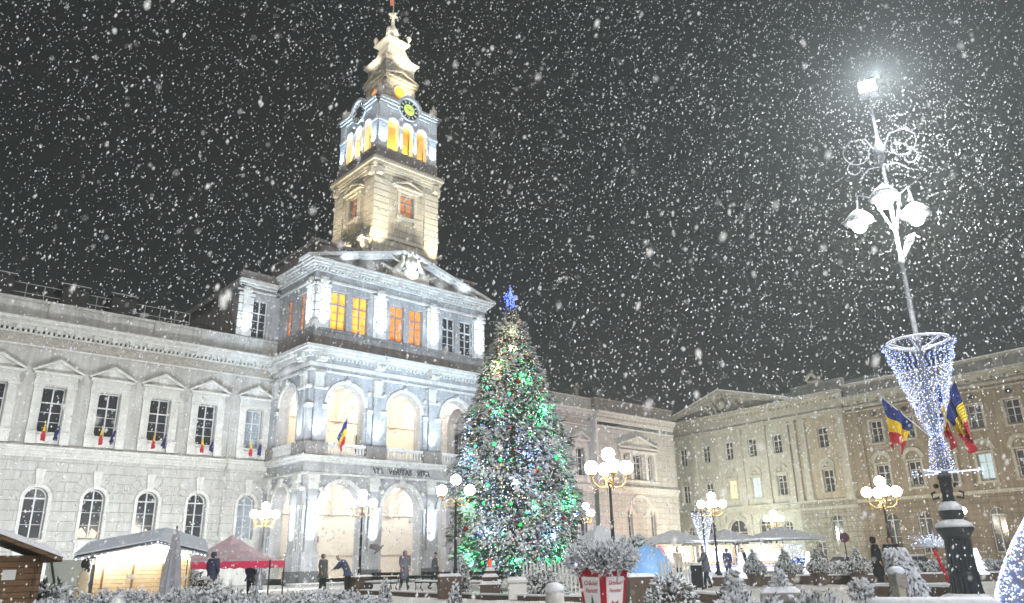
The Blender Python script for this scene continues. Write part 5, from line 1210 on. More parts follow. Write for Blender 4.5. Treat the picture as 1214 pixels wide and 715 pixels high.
q.add(vs, [(i*20+k, i*20+(k+1) % 20, (i+1)*20+(k+1) % 20, (i+1)*20+k) for i in range(4) for k in range(20)]); q.build('cover', mat('frosted_grey_canvas', (.5,.5,.54), .85, var=(.33,.33,.37), vscale=5, bump=.3), t); q = MB(); q.tube([(0,0,0),(0,0,2.8)], .03, 8); q.lathe([(.35, 0), (.35, .08), (.1, .12)], 12); q.build('pole', IRON, t)

def gazebo():
    p = at(274, 41); t = thing('red_gazebo', 'red folding gazebo with a peaked roof dusted with snow', 'gazebo', (p.x, p.y, 0), rad(8))
    q = MB(); h = 2.2; n = 8; rows = []
    vs = []; fs = []
    for i in range(9):
        for j in range(9):
            u_, v_ = i/4-1, j/4-1; m_ = max(abs(u_), abs(v_)); z = 1.62+(1-m_)**1.5*1.25+.0; vs.append((u_*h, v_*h, z))
    fs = [(i*9+j, (i+1)*9+j, (i+1)*9+j+1, i*9+j+1) for i in range(8) for j in range(8)]
    q.add(vs, fs); RC = mat('snow_dusted_red_canvas', (.62,.36,.4), .85, var=(.66,.6,.63), vscale=2.5); o = q.build('canopy', RC, t); o.modifiers.new('s', 'SOLIDIFY').thickness = .02
    q = MB()
    for a, b in (((-h,-h),(h,-h)), ((h,-h),(h,h)), ((h,h),(-h,h)), ((-h,h),(-h,-h))):
        for k in range(10):
            x0, y0 = a[0]+(b[0]-a[0])*k/10, a[1]+(b[1]-a[1])*k/10; x1, y1 = a[0]+(b[0]-a[0])*(k+1)/10, a[1]+(b[1]-a[1])*(k+1)/10
            q.add([(x0,y0,1.62),(x1,y1,1.62),(x1,y1,1.34),((x0+x1)/2,(y0+y1)/2,1.28),(x0,y0,1.34)], [(0,1,2,3,4)])
    o = q.build('valance', mat('red_canvas', (.8,.05,.14), .8), t); o.modifiers.new('s', 'SOLIDIFY').thickness = .02
    for x in (-h, h):
        for y in (-h, h): q = MB(); q.box(x-.03, x+.03, y-.03, y+.03, 0, 1.66); q.build('leg', IRON, t)
gazebo()

# red planter
def planter():
    p = at(713, 13.9); t = thing('red_planter', 'red tapered planter box with white greeting panels and frosted fir branches on top', 'planter', (p.x, p.y, .08), pi/4 - math.atan2(p.x, p.y))
    REDP = mat('red_painted_wood', (.5,.012,.03), .55, var=(.36,.01,.025), vscale=8, bump=.2); WH = mat('white_panel_paint', (.85,.84,.84), .6)
    q = MB(); q.frustum(0, 0, .3, 1.16, .215, .3); q.frustum(0, 0, 1.16, 1.22, .32, .32); q.frustum(0, 0, .12, .3, .26, .23); q.build('box', REDP, t, bevel=.006)
    for a in range(4):
        T_ = Fr(0, 0, a*pi/2); q = MB(T_)
        f = lambda z, k: -(.215+(z-.3)*.085/.86)-k
        q.add([(-.16, f(.42,.006), .42), (.16, f(.42,.006), .42), (.215, f(1.1,.006), 1.1), (-.215, f(1.1,.006), 1.1), (-.16, f(.42,-.01), .42), (.16, f(.42,-.01), .42), (.215, f(1.1,-.01), 1.1), (-.215, f(1.1,-.01), 1.1)], [(0,1,2,3),(0,3,7,4),(1,5,6,2),(3,2,6,7),(0,4,5,1)])
        q.build('panel', WH, t)
    TX_ = mat('red_lettering', (.5,.03,.07), .6); GRN = mat('dark_green_paint', (.02,.09,.05), .6)
    tilt = math.atan(.085/.86)
    for a, l1, l2 in ((0, 'Sărbători', 'Fericite!'), (-pi/2, 'Crăciun', 'Fericit!')):
        for z, tx in ((1.0, l1), (.88, l2)):
            d = .215+(z-.3)*.085/.86+.0085; x, y = sin(a)*d, -cos(a)*d
            letters('lettering', tx, .098 if len(tx) < 9 else .085, TX_, t, (x, y, z), (pi/2+tilt, 0, a), .0008, .3, .0015)
        T_ = Fr(0, 0, a); q = MB(T_); f = lambda z, k=.009: -(.215+(z-.3)*.085/.86)-k
        if a:
            for k in range(4): z = .56+k*.055; w_ = .07-.014*k; q.add([(-w_, f(z), z), (w_, f(z), z), (0, f(z+.09), z+.09)], [(0,1,2)])
            q.add([(-.012, f(.52), .52), (.012, f(.52), .52), (.012, f(.57), .57), (-.012, f(.57), .57)], [(0,1,2,3)]); q.build('fir_emblem', GRN, t)
        else:
            for sg in (-1, 1):
                q.add([(0, f(.68), .68), (sg*.075, f(.73), .73), (sg*.08, f(.64), .64)], [(0,1,2)]); q.add([(0, f(.68), .68), (sg*.03, f(.57), .57), (sg*.065, f(.59), .59)], [(0,1,2)])
            q.octa((0, f(.68), .68), .014); q.build('bow_emblem', TX_, t)
    q = MB(); g = random.Random(5); fo, sn = MB(), MB()
    for i in range(760):
        a = g.uniform(0, 2*pi); r = .36*g.random()**.5; p_ = Vector((r*cos(a), r*sin(a), 1.22+g.uniform(0, .2)*(1-r))); d = Vector((cos(a)*(r+.25), sin(a)*(r+.25), g.uniform(.08, .6)))+rv(g, .2); L = g.uniform(.2, .38)*(1.2 if g.random() < .25 else 1)
        spindle(fo, p_, d, L, .02); 
        for j in range(4):
            b = p_+d.normalized()*L*g.uniform(.3, .95); spindle(fo, b, d+rv(g, .6), .09, .008); spindle(sn, b+Vector((0, 0, .01)), d+rv(g, .5), .11, .02, .9)
        spindle(sn, p_+Vector((0, 0, .02)), d, L, .036, .9)
    fo.build('fir_branches', mat('blue_green_needles', (.06,.09,.1), .8), t); sn.build('snow', SNB, t)
    for i in range(20):
        a = g.uniform(0, 2*pi); r = g.uniform(.25, .6); q = MB(); q.sphere((r*cos(a), r*sin(a), 1.3+g.uniform(-.03, .22)*(1-r)), g.uniform(.014, .026), 8, 6); q.build('blue_light', emit('planter_light%d' % (i % 3), ((.2,.35,1.), (.55,.65,1.), (.12,.2,.9))[i % 3], 1.6) if i < 3 else bpy.data.materials['planter_light%d' % (i % 3)], t, True)
planter()
p = at(656, 17.5); t = thing('stone_bollard', 'thick pale stone bollard with a rounded snow cap left of the red planter', 'bollard', (p.x, p.y, 0))
q = MB(); q.lathe([(.2, 0), (.2, .7), (.185, .72), (.19, .8)], 20); q.build('shaft', mat('pale_stone', (.6,.57,.52), .85, var=(.45,.43,.4), vscale=6, bump=.3), t, True); q = MB(); q.lathe([(.2, .8), (.215, .86), (.17, .95), (.08, .99)], 20); q.build('snow', SNOW, t, True)
p = at(612, 31.5); t = thing('white_planter_box', 'square white planter box with flat snow at the foot of the christmas tree', 'planter', (p.x, p.y, 0), .1); q = MB(); q.box(-.34, .34, -.34, .34, 0, .62); q.box(-.4, .4, -.4, .4, .62, .7); q.build('box', mat('white_board', (.66,.66,.64), .7), t, bevel=.01); q = MB(); q.frustum(0, 0, .703, .82, .4, .3); q.build('snow', SNOW, t)
p = at(581, 34.5); t = thing('tiered_pedestal', 'tiered brown stone pedestal with ledges of snow and a small red figure on top', 'pedestal', (p.x, p.y, 0)); t.scale = (.8, .8, .85); q = MB(); s2 = MB()
for z0, z1, h in ((0, .5, .52), (.5, .56, .58), (.56, .85, .38), (.85, .91, .44), (.91, 1.15, .22), (1.15, 1.2, .27)): q.box(-h, h, -h, h, z0, z1)
for z, h in ((.56, .58), (.91, .44), (1.2, .27)): s2.mark(); s2.frustum(0, 0, z+.003, z+.16, h*1.02, h*.7)
q.build('tiers', KERB, t); s2.build('snow', SNOW, t); q = MB(); q.lathe([(.07, 1.34), (.1, 1.42), (.09, 1.55), (.12, 1.6), (.05, 1.78), (.02, 1.8)], 10); q.build('red_figure', emit('red_lantern', (1., .12, .08), .5), t, True)
p = at(640, 33); t = thing('snowy_flower_bed', 'tangled leafless shrub crusted with cream snow before the picket fence', 'bush', (p.x, p.y, 0))
for nm, me in zip(('stems', 'foliage', 'snow'), bush_mesh(90, 1.05, .5, .95, 900, .16, -.1, .7)): put(nm, me, t)
def fence(px0, px1, D0, D1, lab, h=1.0):
    a, b = at(px0, D0), at(px1, D1); d = b-a; L = d.length; t = thing('picket_fence', lab, 'fence', a, math.atan2(d.y, d.x), 'white picket fences')
    n = int(L/.17); q = MB()
    for i in range(n): x = L*(i+.5)/n; q.prism([(x-.045, .05), (x+.045, .05), (x+.045, h-.08), (x, h), (x-.045, h-.08)], -.012, .012)
    q.build('pickets', WF, t)
    for z in (.3, .75): q = MB(); q.box(0, L, .014, .05, z, z+.08); q.build('rail', WF, t)
    q = MB(); q.box(0, L, -.03, .05, .0, .1); q.build('snow', SNOW, t)
fence(618, 672, 36.5, 37.5, 'cream picket fence at the right foot of the christmas tree', 1.3); fence(664, 745, 33, 34, 'white picket fence behind the red planter', 1.25); fence(781, 818, 33.5, 34.5, 'white picket fence right of the blue dome', 1.3)
# brown block plinths either side of the planter
for px, D, rz, lab in ((756, 27, .1, 'dark square stone block right of the red planter'), (533, 33.5, .2, 'dark square stone block at the left of the gilded lamp')):
    p = at(px, D); t = thing('stone_block_seat', lab, 'stone block', (p.x, p.y, 0), rz, 'dark stone blocks'); q = MB(); q.box(-.45, .45, -.45, .45, 0, .85); q.build('block', KERB, t, bevel=.02); q = MB(); q.frustum(0, 0, .853, .95, .46, .38); q.build('snow', SNOW, t)
p = at(792, 24.5); t = thing('square_planter', 'brown stone planter with twiggy snow crusted shrub, below the picket fence', 'planter', (p.x, p.y, 0), .1); q = MB(); q.box(-.3, .5, -.3, .3, 0, .52); q.box(-.36, .56, -.36, .36, .52, .6); q.build('box', KERB, t, bevel=.02)
for nm, me in zip(('foliage', 'snow'), bush_mesh(91, .75, .45, 1.0, 700, .13, .1, .85)[1:]): put(nm, me, t)
# blue dome
p = at(767, 38); t = thing('blue_dome', 'blue lit inflatable snow globe dome behind the red planter', 'dome', (p.x, p.y, -.15)); t.scale = (.92, .92, .92); q = MB(); q.lathe([(1.15, 0), (1.22, .5), (1.2, 1.1), (1.05, 1.6), (.75, 2.0), (.35, 2.22), (.05, 2.3)], 20); q.build('shell', emit('blue_glowing_fabric', (.22,.42,.75), .26), t, True)
for k in range(5): q = MB(); a = k*pi/2.5; q.tube([(1.17*cos(a), 1.17*sin(a), 0), (1.25*cos(a), 1.25*sin(a), .6), (1.22*cos(a), 1.22*sin(a), 1.2), (.76*cos(a), .76*sin(a), 2.03), (0, 0, 2.34)], .04, 6); q.build('rib', mat('pale_blue_fabric', (.4,.5,.62), .6) if k == 0 else bpy.data.materials['pale_blue_fabric'], t, True)
lamp('POINT', 'dome_glow', (0, -1.8, .8), (.3, .55, 1.), 12, None, t, .3)
# small hut
p = at(713, 46); t = thing('snow_roofed_hut', 'small wooden hut with a steep snow covered roof behind the planter branches', 'hut', (p.x, p.y, 0), .3)
q = MB(); q.box(-.8, .8, -.8, .8, 0, 2.15); q.build('wall', PALE, t); q = MB(); q.frustum(0, 0, 2.15, 2.2, 1.2, 1.25); q.frustum(0, 0, 2.2, 3.1, 1.2, .15); q.build('roof', WOOD, t); q = MB(); q.frustum(0, 0, 2.25, 3.2, 1.22, .2); q.build('snow', SNOW, t)
for x in (-.35, .35): q = MB(); q.box(x-.16, x+.16, -.82, -.8, 1.4, 1.9); q.build('window', GL, t)

# ------------------------------------------------------------------ MARKET
CAN = mat('grey_market_canvas', (.68,.7,.72), .8, var=(.56,.58,.6), vscale=1.5)
def market_parasol(px, D, r, zc, lab):
    p = at(px, D); t = thing('market_parasol', lab, 'parasol', (p.x, p.y, -.35), .3, 'large market parasols'); q = MB(); n = 8
    vs = [(r*k*cos(2*pi*i/n), r*k*sin(2*pi*i/n), z) for k, z in ((1, zc), (.5, zc+.42), (.02, zc+.85)) for i in range(n)]
    q.add(vs, [(j*n+i, j*n+(i+1) % n, (j+1)*n+(i+1) % n, (j+1)*n+i) for j in range(2) for i in range(n)]); o = q.build('canopy', CAN, t); o.modifiers.new('s', 'SOLIDIFY').thickness = .03
    q = MB(); q.tube([(0,0,0),(0,0,zc+.9)], .05, 8); q.build('pole', IRON, t); q = MB(); vs = [(v[0]*.98, v[1]*.98, v[2]+.09) for v in vs]; q.add(vs, [(j*n+i, j*n+(i+1) % n, (j+1)*n+(i+1) % n, (j+1)*n+i) for j in range(2) for i in range(n)]); o = q.build('snow', SNB, t); o.modifiers.new('s', 'SOLIDIFY').thickness = .05
market_parasol(800, 62, 3.2, 2.75, 'left market parasol above the two shoppers'); market_parasol(862, 64, 3.4, 2.75, 'middle market parasol over the glowing counters'); market_parasol(930, 63, 3.3, 2.8, 'right market parasol ending in a long point over the lit kiosk')
LC = emit('cool_counter_light', (.75,.85,1.), 1.9); LV = emit('violet_strip', (.3,.3,1.), 1.3); LWm = emit('warm_counter_light', (1.,.86,.6), 1.1)
def market_stall(px, D, w_, lab, back, front, violet=True):
    p = at(px, D); t = thing('market_stall', lab, 'market stall', (p.x, p.y, -.35), -.1, 'market stalls under the parasols')
    q = MB(); q.box(-w_, w_, -.5, .5, 0, 1.0); q.build('counter', mat('stall_white_board', (.6,.62,.66), .7) if 'stall_white_board' not in bpy.data.materials else bpy.data.materials['stall_white_board'], t)
    q = MB(); q.box(-w_, w_, .5, .56, 0, 2.5); q.build('back_wall', PALE, t)
    q = MB(); q.box(-w_*.8, w_*.8, .44, .5, 1.35, 2.1); q.build('lit_display', back, t)
    q = MB(); q.box(-w_*.95, w_*.95, -.56, -.52, .72, .92); q.build('counter_light', front, t)
    if violet: q = MB(); q.box(-w_, w_, -.58, -.5, 1.02, 1.12); q.build('violet_strip', LV, t)
    q = MB()
    for k in range(9): q.mark(); q.octa((-w_+2*w_*k/8, -.6, 2.35+.06*sin(k*2)), .06)
    q.build('bulb', LC, t)
    for x in (-w_, w_): q = MB(); q.box(x-.05, x+.05, -.55, -.45, 0, 2.45); q.build('post', WF, t)
    q = MB()
    for k in range(int(w_*7)): q.mark(); q.box(-w_*.9+k*.26, -w_*.9+k*.26+.13, -.3, -.1, 1.0, 1.15+.18*abs(sin(k*3.1)))
    q.build('goods', WOOD, t)
    lamp('POINT', 'stall_light', (0, -.9, 2.2), (.85, .92, 1.), 260, None, t, .1)
market_stall(852, 60, 1.3, 'left glowing market stall with pale blue counter behind the walking person', emit('lav_display', (.62,.68,1.), .9), LC)
market_stall(906, 59, 1.55, 'right glowing market kiosk with bright white counter and violet strip', emit('cool_display', (.5,.62,.7), .55), LC)
market_stall(806, 61, 1.1, 'brown backed market stall at the left, behind the picket fence', LWm, PALE, False)
p = at(942, 60); t = thing('light_curtain', 'hanging curtain of blue white lights right of the market kiosk', 'light curtain', (p.x, p.y, -.3)); q = MB(); q.box(-.75, .75, -.02, .02, 2.35, 2.42); q.build('rail', WF, t); q = MB(); g = random.Random(4)
for k in range(260): q.cur = g.choice((0, 1, 2)); q.octa((g.uniform(-.7, .7), g.uniform(-.05, .05), g.uniform(.5, 2.35)), .03)
o = q.build('curtain_lights', [LEDP, LEDW, LEDB], t); o['kind'] = 'stuff'
# bunting-like red and white decoration by the first parasol
p = at(782, 47); t = thing('striped_lit_figure', 'small glowing red and white decoration right of the blue dome', 'decoration', (p.x, p.y, 0)); q = MB(); q.lathe([(.3, 0), (.32, .6), (.2, 1.2), (.24, 1.5), (.1, 1.9), (.02, 2.1)], 12); q.build('body', mat('white_figure', (.7,.7,.72), .7), t, True); q = MB(); q.lathe([(.27, 1.35), (.3, 1.5), (.2, 1.8), (.05, 2.05)], 10, .05, -.05); q.build('red_part', emit('red_glow', (1., .1, .2), .7), t, True); q = MB(); q.sphere((-.3, -.1, 2.1), .09, 8, 6); q.build('bulb', LC, t, True)
# net of blue light on the pole of the five globe lamp
p = at(837, 52); t = thing('icicle_net_light', 'small pointed net of blue white lights left of the five globe lamp', 'light net', (p.x, p.y, 0)); q = MB(); g = random.Random(6)
for k in range(330):
    u_ = g.random(); z = 4.1-2.4*u_; r = .72*(1-u_)**.9; a = g.uniform(0, 2*pi); q.cur = g.choice((0, 1, 2)); q.octa((r*cos(a), r*sin(a), z), .028)
o = q.build('net_lights', [LEDP, LEDW, LEDB], t); o['kind'] = 'stuff'; q = MB(); q.tube([(.72*cos(2*pi*i/16), .72*sin(2*pi*i/16), 4.12) for i in range(17)], .03, 5); q.build('hoop', IRON, t); q = MB(); q.tube([(0, 0, 0), (0, 0, 5.)], .05, 6); q.build('pole', IRON, t)
# glowing little white trees
WT = emit('glowing_white_cone', (.9,.93,1.), .9)
for px, D, lab in ((878, 41.5, 'glowing white cone tree left of the right kiosk counter'), (958, 44, 'glowing white cone tree in front of the low hedge'), (1158, 45, 'glowing white cone tree right of the mast drum')):
    p = at(px, D); t = thing('glowing_cone_tree', lab, 'decoration', (p.x, p.y, .3), 0, 'small glowing cone trees'); q = MB()
    for k in range(5): q.lathe([(.42-.07*k, .05+.24*k), (.40-.07*k, .1+.24*k), (.16-.02*k, .3+.24*k)], 12)
    q.build('tiers', WT, t)
# glowing led sculpture at the right edge
p = at(1247, 12); t = thing('led_sculpture', 'tall rounded sculpture wrapped in dense white and blue lights at the right edge', 'light sculpture', (p.x, p.y, 0)); q = MB(); g = random.Random(8)
def er(z): return max(.02, .84*(1-(z/2.08)**2)+.02)
for k in range(5200):
    z = g.uniform(.05, 2.04); a = g.uniform(0, 2*pi); r = er(z)+.01; q.cur = g.choices((0, 1, 2, 3), (2, 4, 3, .6))[0]; q.octa((r*cos(a), r*sin(a), z), g.uniform(.006, .012))
o = q.build('lights', [LEDB, LEDW, LEDP, emit('amber_led', (1.,.6,.25), 2.)], t); o['kind'] = 'stuff'
q = MB(); q.lathe([(er(z)-.015, z) for z in [0, .4, .7, 1., 1.3, 1.6, 1.85, 2.0, 2.05]], 20); q.build('core', mat('frosted_netting', (.3,.33,.42), .8), t, True)
# red prop with a glowing snowy canopy behind the mast
p = at(1113, 27); t = thing('red_prop_tree', 'leaning red post with glowing icy palm canopy behind the mast', 'decoration', (p.x, p.y, 0)); q = MB(); q.tube([(.2, 0, .5), (-.1, 0, 1.5)], .05, 6); q.tube([(.2, 0, 0), (.2, 0, .5)], .05, 6); q.build('post', RED, t); q = MB(); g = random.Random(12)
for k in range(70): a = g.uniform(0, 2*pi); spindle(q, Vector((-.1, 0, 1.6)), Vector((cos(a), sin(a)*.6, g.uniform(-.1, .6))), g.uniform(.4, .95), .02)
q.build('canopy', SNB, t); q = MB()
for k in range(50): a = g.uniform(0, 2*pi); r = g.uniform(.1, .8); q.octa((-.1+r*cos(a), r*.6*sin(a), 1.6+g.uniform(0, .35)), .018)
q.build('canopy_lights', LEDP, t)['kind'] = 'stuff'
lamp('POINT', 'canopy_glow', (0, -.5, 1.7), (.7, .8, 1.), 6, None, t, .1)

# parked cars
def car(px, D, rz, col, lab):
    p = at(px, D); t = thing('parked_car', lab, 'car', (p.x, p.y, -.3), rz, 'cars parked behind the terrace'); cm = mat('car_paint', col, .35, metal=.3)
    side = [(-2.15, .35), (-2.2, .75), (-1.95, .92), (-1.2, .98), (-.65, 1.42), (.75, 1.45), (1.45, 1.0), (2.05, .88), (2.2, .6), (2.15, .35)]
    q = MB(); q.prism(side, -.85, .85); q.build('body', cm, t, bevel=.06)
    q = MB(); q.prism([(-1.1, 1.0), (-.62, 1.38), (.1, 1.4), (.1, 1.0)], -.86, .86); q.prism([(.18, 1.0), (.18, 1.4), (.7, 1.4), (1.3, 1.02)], -.86, .86); q.build('side_glass', GL, t)
    q = MB(); q.prism([(-.66, 1.43), (.75, 1.46), (.7, 1.55), (-.6, 1.52)], -.8, .8); q.prism([(-2.1, .93), (-1.25, .99), (-1.3, 1.06), (-2., 1.)], -.78, .78); q.build('snow', SNOW, t, bevel=.03)
    for x in (-1.35, 1.35):
        for y in (-.86, .7): 
            q = MB(); q.lathe([(.2, 0), (.33, .02), (.33, .14), (.2, .16)], 16); q.v = [(x+a, y+c, .33+b) for a, b, c in q.v]; q.build('wheel', IRON, t, True)
    for y in (-.6, .6): q = MB(); q.sphere((-2.17, y, .68), .1, 8, 6); q.build('headlight', WF, t, True)
car(955, 62, .15, (.03,.032,.036), 'dark car behind the potted conifers'); car(1003, 66, .1, (.07,.07,.08), 'grey car further right behind the hedge'); car(1075, 60, .2, (.3,.31,.33), 'pale snow dusted car left of the mast')
p = at(1004, 60); t = thing('round_sign', 'round dark red sign on a thin post in front of the tan block', 'sign', (p.x, p.y, -.3)); q = MB(); q.tube([(0,0,0),(0,0,2.9)], .04, 6); q.build('post', IRON, t); q = MB(); q.lathe([(.0, 0), (.34, 0), (.34, .03), (0, .03)], 20); q.v = [(a, -.05-c, 2.75+b) for a, b, c in q.v]; q.build('disc', mat('dark_red_sign', (.25,.03,.03), .5), t); q = MB(); q.lathe([(.0, 0), (.22, 0), (.22, .01), (0, .01)], 20); q.v = [(a, -.085-c, 2.75+b) for a, b, c in q.v]; q.build('sign_face', mat('dark_blue_sign', (.05,.05,.12), .5), t)
p = at(824, 37); t = thing('litter_bin', 'dark upright litter bin left of the walking person by the market', 'bin', (p.x, p.y, 0)); q = MB(); q.lathe([(.24, .12), (.27, .2), (.27, .95), (.3, .98), (.3, 1.05)], 14); q.build('drum', IRON, t); q = MB(); q.lathe([(.29, 1.053), (.2, 1.14), (.05, 1.17)], 14); q.build('snow', SNOW, t, True)
for k in range(3): a = k*2.1; q = MB(); q.tube([(.2*cos(a), .2*sin(a), 0), (.2*cos(a), .2*sin(a), .15)], .025, 6); q.build('leg', IRON, t)

# ------------------------------------------------------------------ PEOPLE
SKIN = mat('skin', (.5,.3,.22), .6)
def skinmesh(name, nodes, edges, mt_, parent, sub=1, root=0):
    me = bpy.data.meshes.new(name); me.from_pydata([n_[:3] for n_ in nodes], edges, []); me.materials.append(mt_)
    o = link(bpy.data.objects.new(name, me), parent); md = o.modifiers.new('Skin', 'SKIN'); md.use_smooth_shade = True
    if not me.skin_vertices: return o
    sv = me.skin_vertices[0].data
    for v, n_ in zip(sv, nodes): v.radius = (n_[3], n_[3]*(n_[4] if len(n_) > 4 else 1))
    sv[root].use_root = True
    s_ = o.modifiers.new('Sub', 'SUBSURF'); s_.levels = sub; s_.render_levels = sub
    return o
def person(label, px, D, rz, coat, trousers, hat, pose='stand', hood=False, long=False, h=1., group=None, z=0.):
    p = at(px, D); t = thing('person', label, 'person', (p.x, p.y, z), rz, group); t.scale = (h, h, h)
    lean = {'stand': 0, 'walk': .05, 'bend': .62, 'reach': .1}[pose]; st_ = {'stand': .05, 'walk': .24, 'bend': .06, 'reach': .16}[pose]
    V = lambda x, y, z: Vector((x, y, z))
    hip = V(0, 0, .95); sp = hip+V(0, -sin(lean)*.28, cos(lean)*.28); ch = sp+V(0, -sin(lean*1.15)*.25, cos(lean*1.15)*.25); nk = ch+V(0, -sin(lean*1.2)*.12, cos(lean*1.2)*.1); hd = nk+V(0, -sin(lean*1.3)*.17-.02, cos(lean*1.3)*.17)
    top = hd+V(0, -sin(lean)*.08, .08)
    nodes = [(*hip, .13, .8), (*sp, .12, .8), (*ch, .15, .75), (*nk, .055), (*hd, .085, 1.15), (*top, .07)]; edges = [(0, 1), (1, 2), (2, 3), (3, 4), (4, 5)]
    legs = []; arms = []
    for sg in (-1, 1):
        f = sg*st_; hj = hip+V(sg*.1, 0, -.06); kn = V(sg*.11, -f*.45-.03, .5); an = V(sg*.12, f*.2 if f < 0 else -f*.9, .09); 
        if f < 0: an = V(sg*.12, -f*1.05, .13)
        toe = an+V(0, -.16, -.05)
        b = len(nodes); nodes += [(*hj, .09), (*kn, .058), (*an, .042), (*toe, .035)]; edges += [(0, b), (b, b+1), (b+1, b+2), (b+2, b+3)]; legs.append((hj, kn, an, toe))
        sh = ch+V(sg*.19, 0, .04)
        if pose == 'reach' and sg > 0 or pose == 'bend': el = sh+V(sg*.03, -.16, -.22); wr = el+V(0, -.2, -.12)
        elif pose == 'walk': el = sh+V(sg*.05, sg*.09, -.27); wr = el+V(0, sg*.06-.12, -.22)
        else: el = sh+V(sg*.07, .02, -.28); wr = el+V(-sg*.02, -.1, -.23)
        hn = wr+(wr-el).normalized()*.08
        b = len(nodes); nodes += [(*sh, .062), (*el, .042), (*wr, .028), (*hn, .034, .5)]; edges += [(2, b), (b, b+1), (b+1, b+2), (b+2, b+3)]; arms.append((sh, el, wr, hn))
        dr = (wr-el).normalized(); sx = dr.cross(V(0, 0, 1)); sx = sx.normalized() if sx.length > .1 else V(1, 0, 0)
        for k in range(5):
            L = (.05, .072, .08, .073, .055)[k]; off = sx*((k-2)*.019); q0 = hn+off*.9; 
            if k == 0: q0 = wr+sx*-.035+dr*.03; 
            q1 = q0+dr*L*.6+sx*(-.02 if k == 0 else 0); q2 = q1+dr*L*.45+V(0, 0, -.012)
            bb = len(nodes); nodes += [(*q0, .011), (*q1, .0095), (*q2, .008)]; edges += [(b+3, bb), (bb, bb+1), (bb+1, bb+2)]
    skinmesh('body', nodes, edges, SKIN, t, 1, 0)
    # coat
    hem = .5 if long else .78
    cb = V(0, .0, hem)
    cn = [(*hip, .225, .85), (*sp, .22, .85), (*ch, .23, .78), (*(nk-V(0, 0, .02)), .1), (*cb, (.245 if long else .23), .9)]; ce = [(0, 1), (1, 2), (2, 3), (0, 4)]
    for a_ in arms:
        b = len(cn); cn += [(*a_[0], .115), (*a_[1], .085), (*(a_[2]-(a_[2]-a_[1])*.08), .055)]; ce += [(2, b), (b, b+1), (b+1, b+2)]
    skinmesh('coat', cn, ce, coat, t, 1, 0)
    for l_ in legs:
        skinmesh('trouser_leg', [(*l_[0], .12), (*l_[1], .095), (*(l_[2]+V(0, 0, .04)), .062)], [(0, 1), (1, 2)], trousers, t, 1, 0)
        skinmesh('boot', [(*(l_[2]+V(0, .02, .08)), .06), (*(l_[2]+V(0, .03, -.04)), .055), (*l_[3], .05)], [(0, 1), (1, 2)], IRON, t, 1, 0)
    if hood: skinmesh('hood', [(*(nk+V(0, .03, .0)), .11), (*(hd+V(0, .045, .03)), .125), (*(top+V(0, .03, .02)), .1)], [(0, 1), (1, 2)], hat, t, 1, 0)
    else: skinmesh('hat', [(*(hd+V(0, .03, .06)), .1), (*(top+V(0, .01, .03)), .095), (*(top+V(0, .01, .07)), .05)], [(0, 1), (1, 2)], hat, t, 1, 0)
    q = MB(); q.octa(tuple(hd+V(0, -.1, -.01)), .014, .022); q.build('nose', SKIN, t)
    for sg in (-1, 1): q = MB(); q.octa(tuple(hd+V(sg*.032, -.092, .018)), .009); q.build('eye', IRON, t)
    q = MB(); q.octa(tuple(hd+V(0, -.09, -.05)), .018, .006); q.build('mouth', mat('lips', (.35,.12,.1), .6) if 'lips' not in bpy.data.materials else bpy.data.materials['lips'], t)
    return t
NAVY = mat('navy_coat', (.03,.035,.11), .8, var=(.06,.07,.12), vscale=8); GRC = mat('dark_green_coat', (.07,.075,.06), .85, var=(.14,.14,.13), vscale=7); PUR = mat('dark_purple_coat', (.09,.07,.13), .85, var=(.2,.19,.23), vscale=9); BLK = mat('black_coat', (.012,.012,.014), .85); TEAL = mat('dark_teal_trousers', (.02,.035,.045), .85); SLT = mat('slate_coat', (.09,.11,.13), .85, var=(.17,.18,.2), vscale=8)
person('person in a dark blue snow speckled coat standing in front of the red gazebo', 254, 37.5, 2.7, NAVY, NAVY, NAVY, 'stand', True, True, 1.1)
person('person in a navy jacket seen under the right half of the red gazebo', 299, 41, 2.9, NAVY, BLK, NAVY, 'stand', False, False, .95)
person('person in a bulky dark green coat standing left of the globe lamp', 384, 41, 1.2, GRC, BLK, GRC, 'stand', True, False, 1.03)
person('stooping person in a blue grey jacket bending towards the left', 414, 42.5, -1.7, mat('blue_grey_jacket', (.06,.08,.15), .8), BLK, GRC, 'bend', False, False, 1.08)
person('person in a hooded dark purple coat walking between the two benches', 480, 41, .5, PUR, TEAL, PUR, 'walk', True, True, 1.08)
person('person in a slate coat striding to the right behind the middle bench', 515, 43.5, 1.5, SLT, TEAL, BLK, 'walk', False, False, 1.0)
person('person in grey walking past the litter bin towards the market', 836, 38.5, -1.6, SLT, TEAL, BLK, 'reach', False, False, 1.0)
person('shopper in a blue jacket standing at the left glowing stall', 862, 55, 2.6, NAVY, NAVY, NAVY, 'stand', True, False, 1.0)
person('shopper in pale clothes behind the picket fence right of the blue dome', 803, 50, .4, mat('cream_coat', (.45,.4,.3), .8), BLK, BLK, 'stand', False, False, 1.05)
person('taller person all in black standing left of the weeping conifer', 1039, 33, 1.2, BLK, BLK, BLK, 'stand', True, True, 1.1)
person('shorter person in black half hidden behind the snow capped concrete post', 1058, 34.5, -.6, BLK, BLK, BLK, 'stand', True, True, 1.1)

person('shopper in dark clothes standing between the two glowing stalls', 880, 56, 2.2, BLK, BLK, BLK, 'stand', False, False, 1.0)
person('child sized figure in blue beside the brown backed stall', 790, 52, .4, NAVY, TEAL, PUR, 'stand', True, False, .8)
person('passer-by in slate coat walking under the right end of the market parasols', 973, 55, 1.4, SLT, BLK, BLK, 'walk', False, True, 1.0)
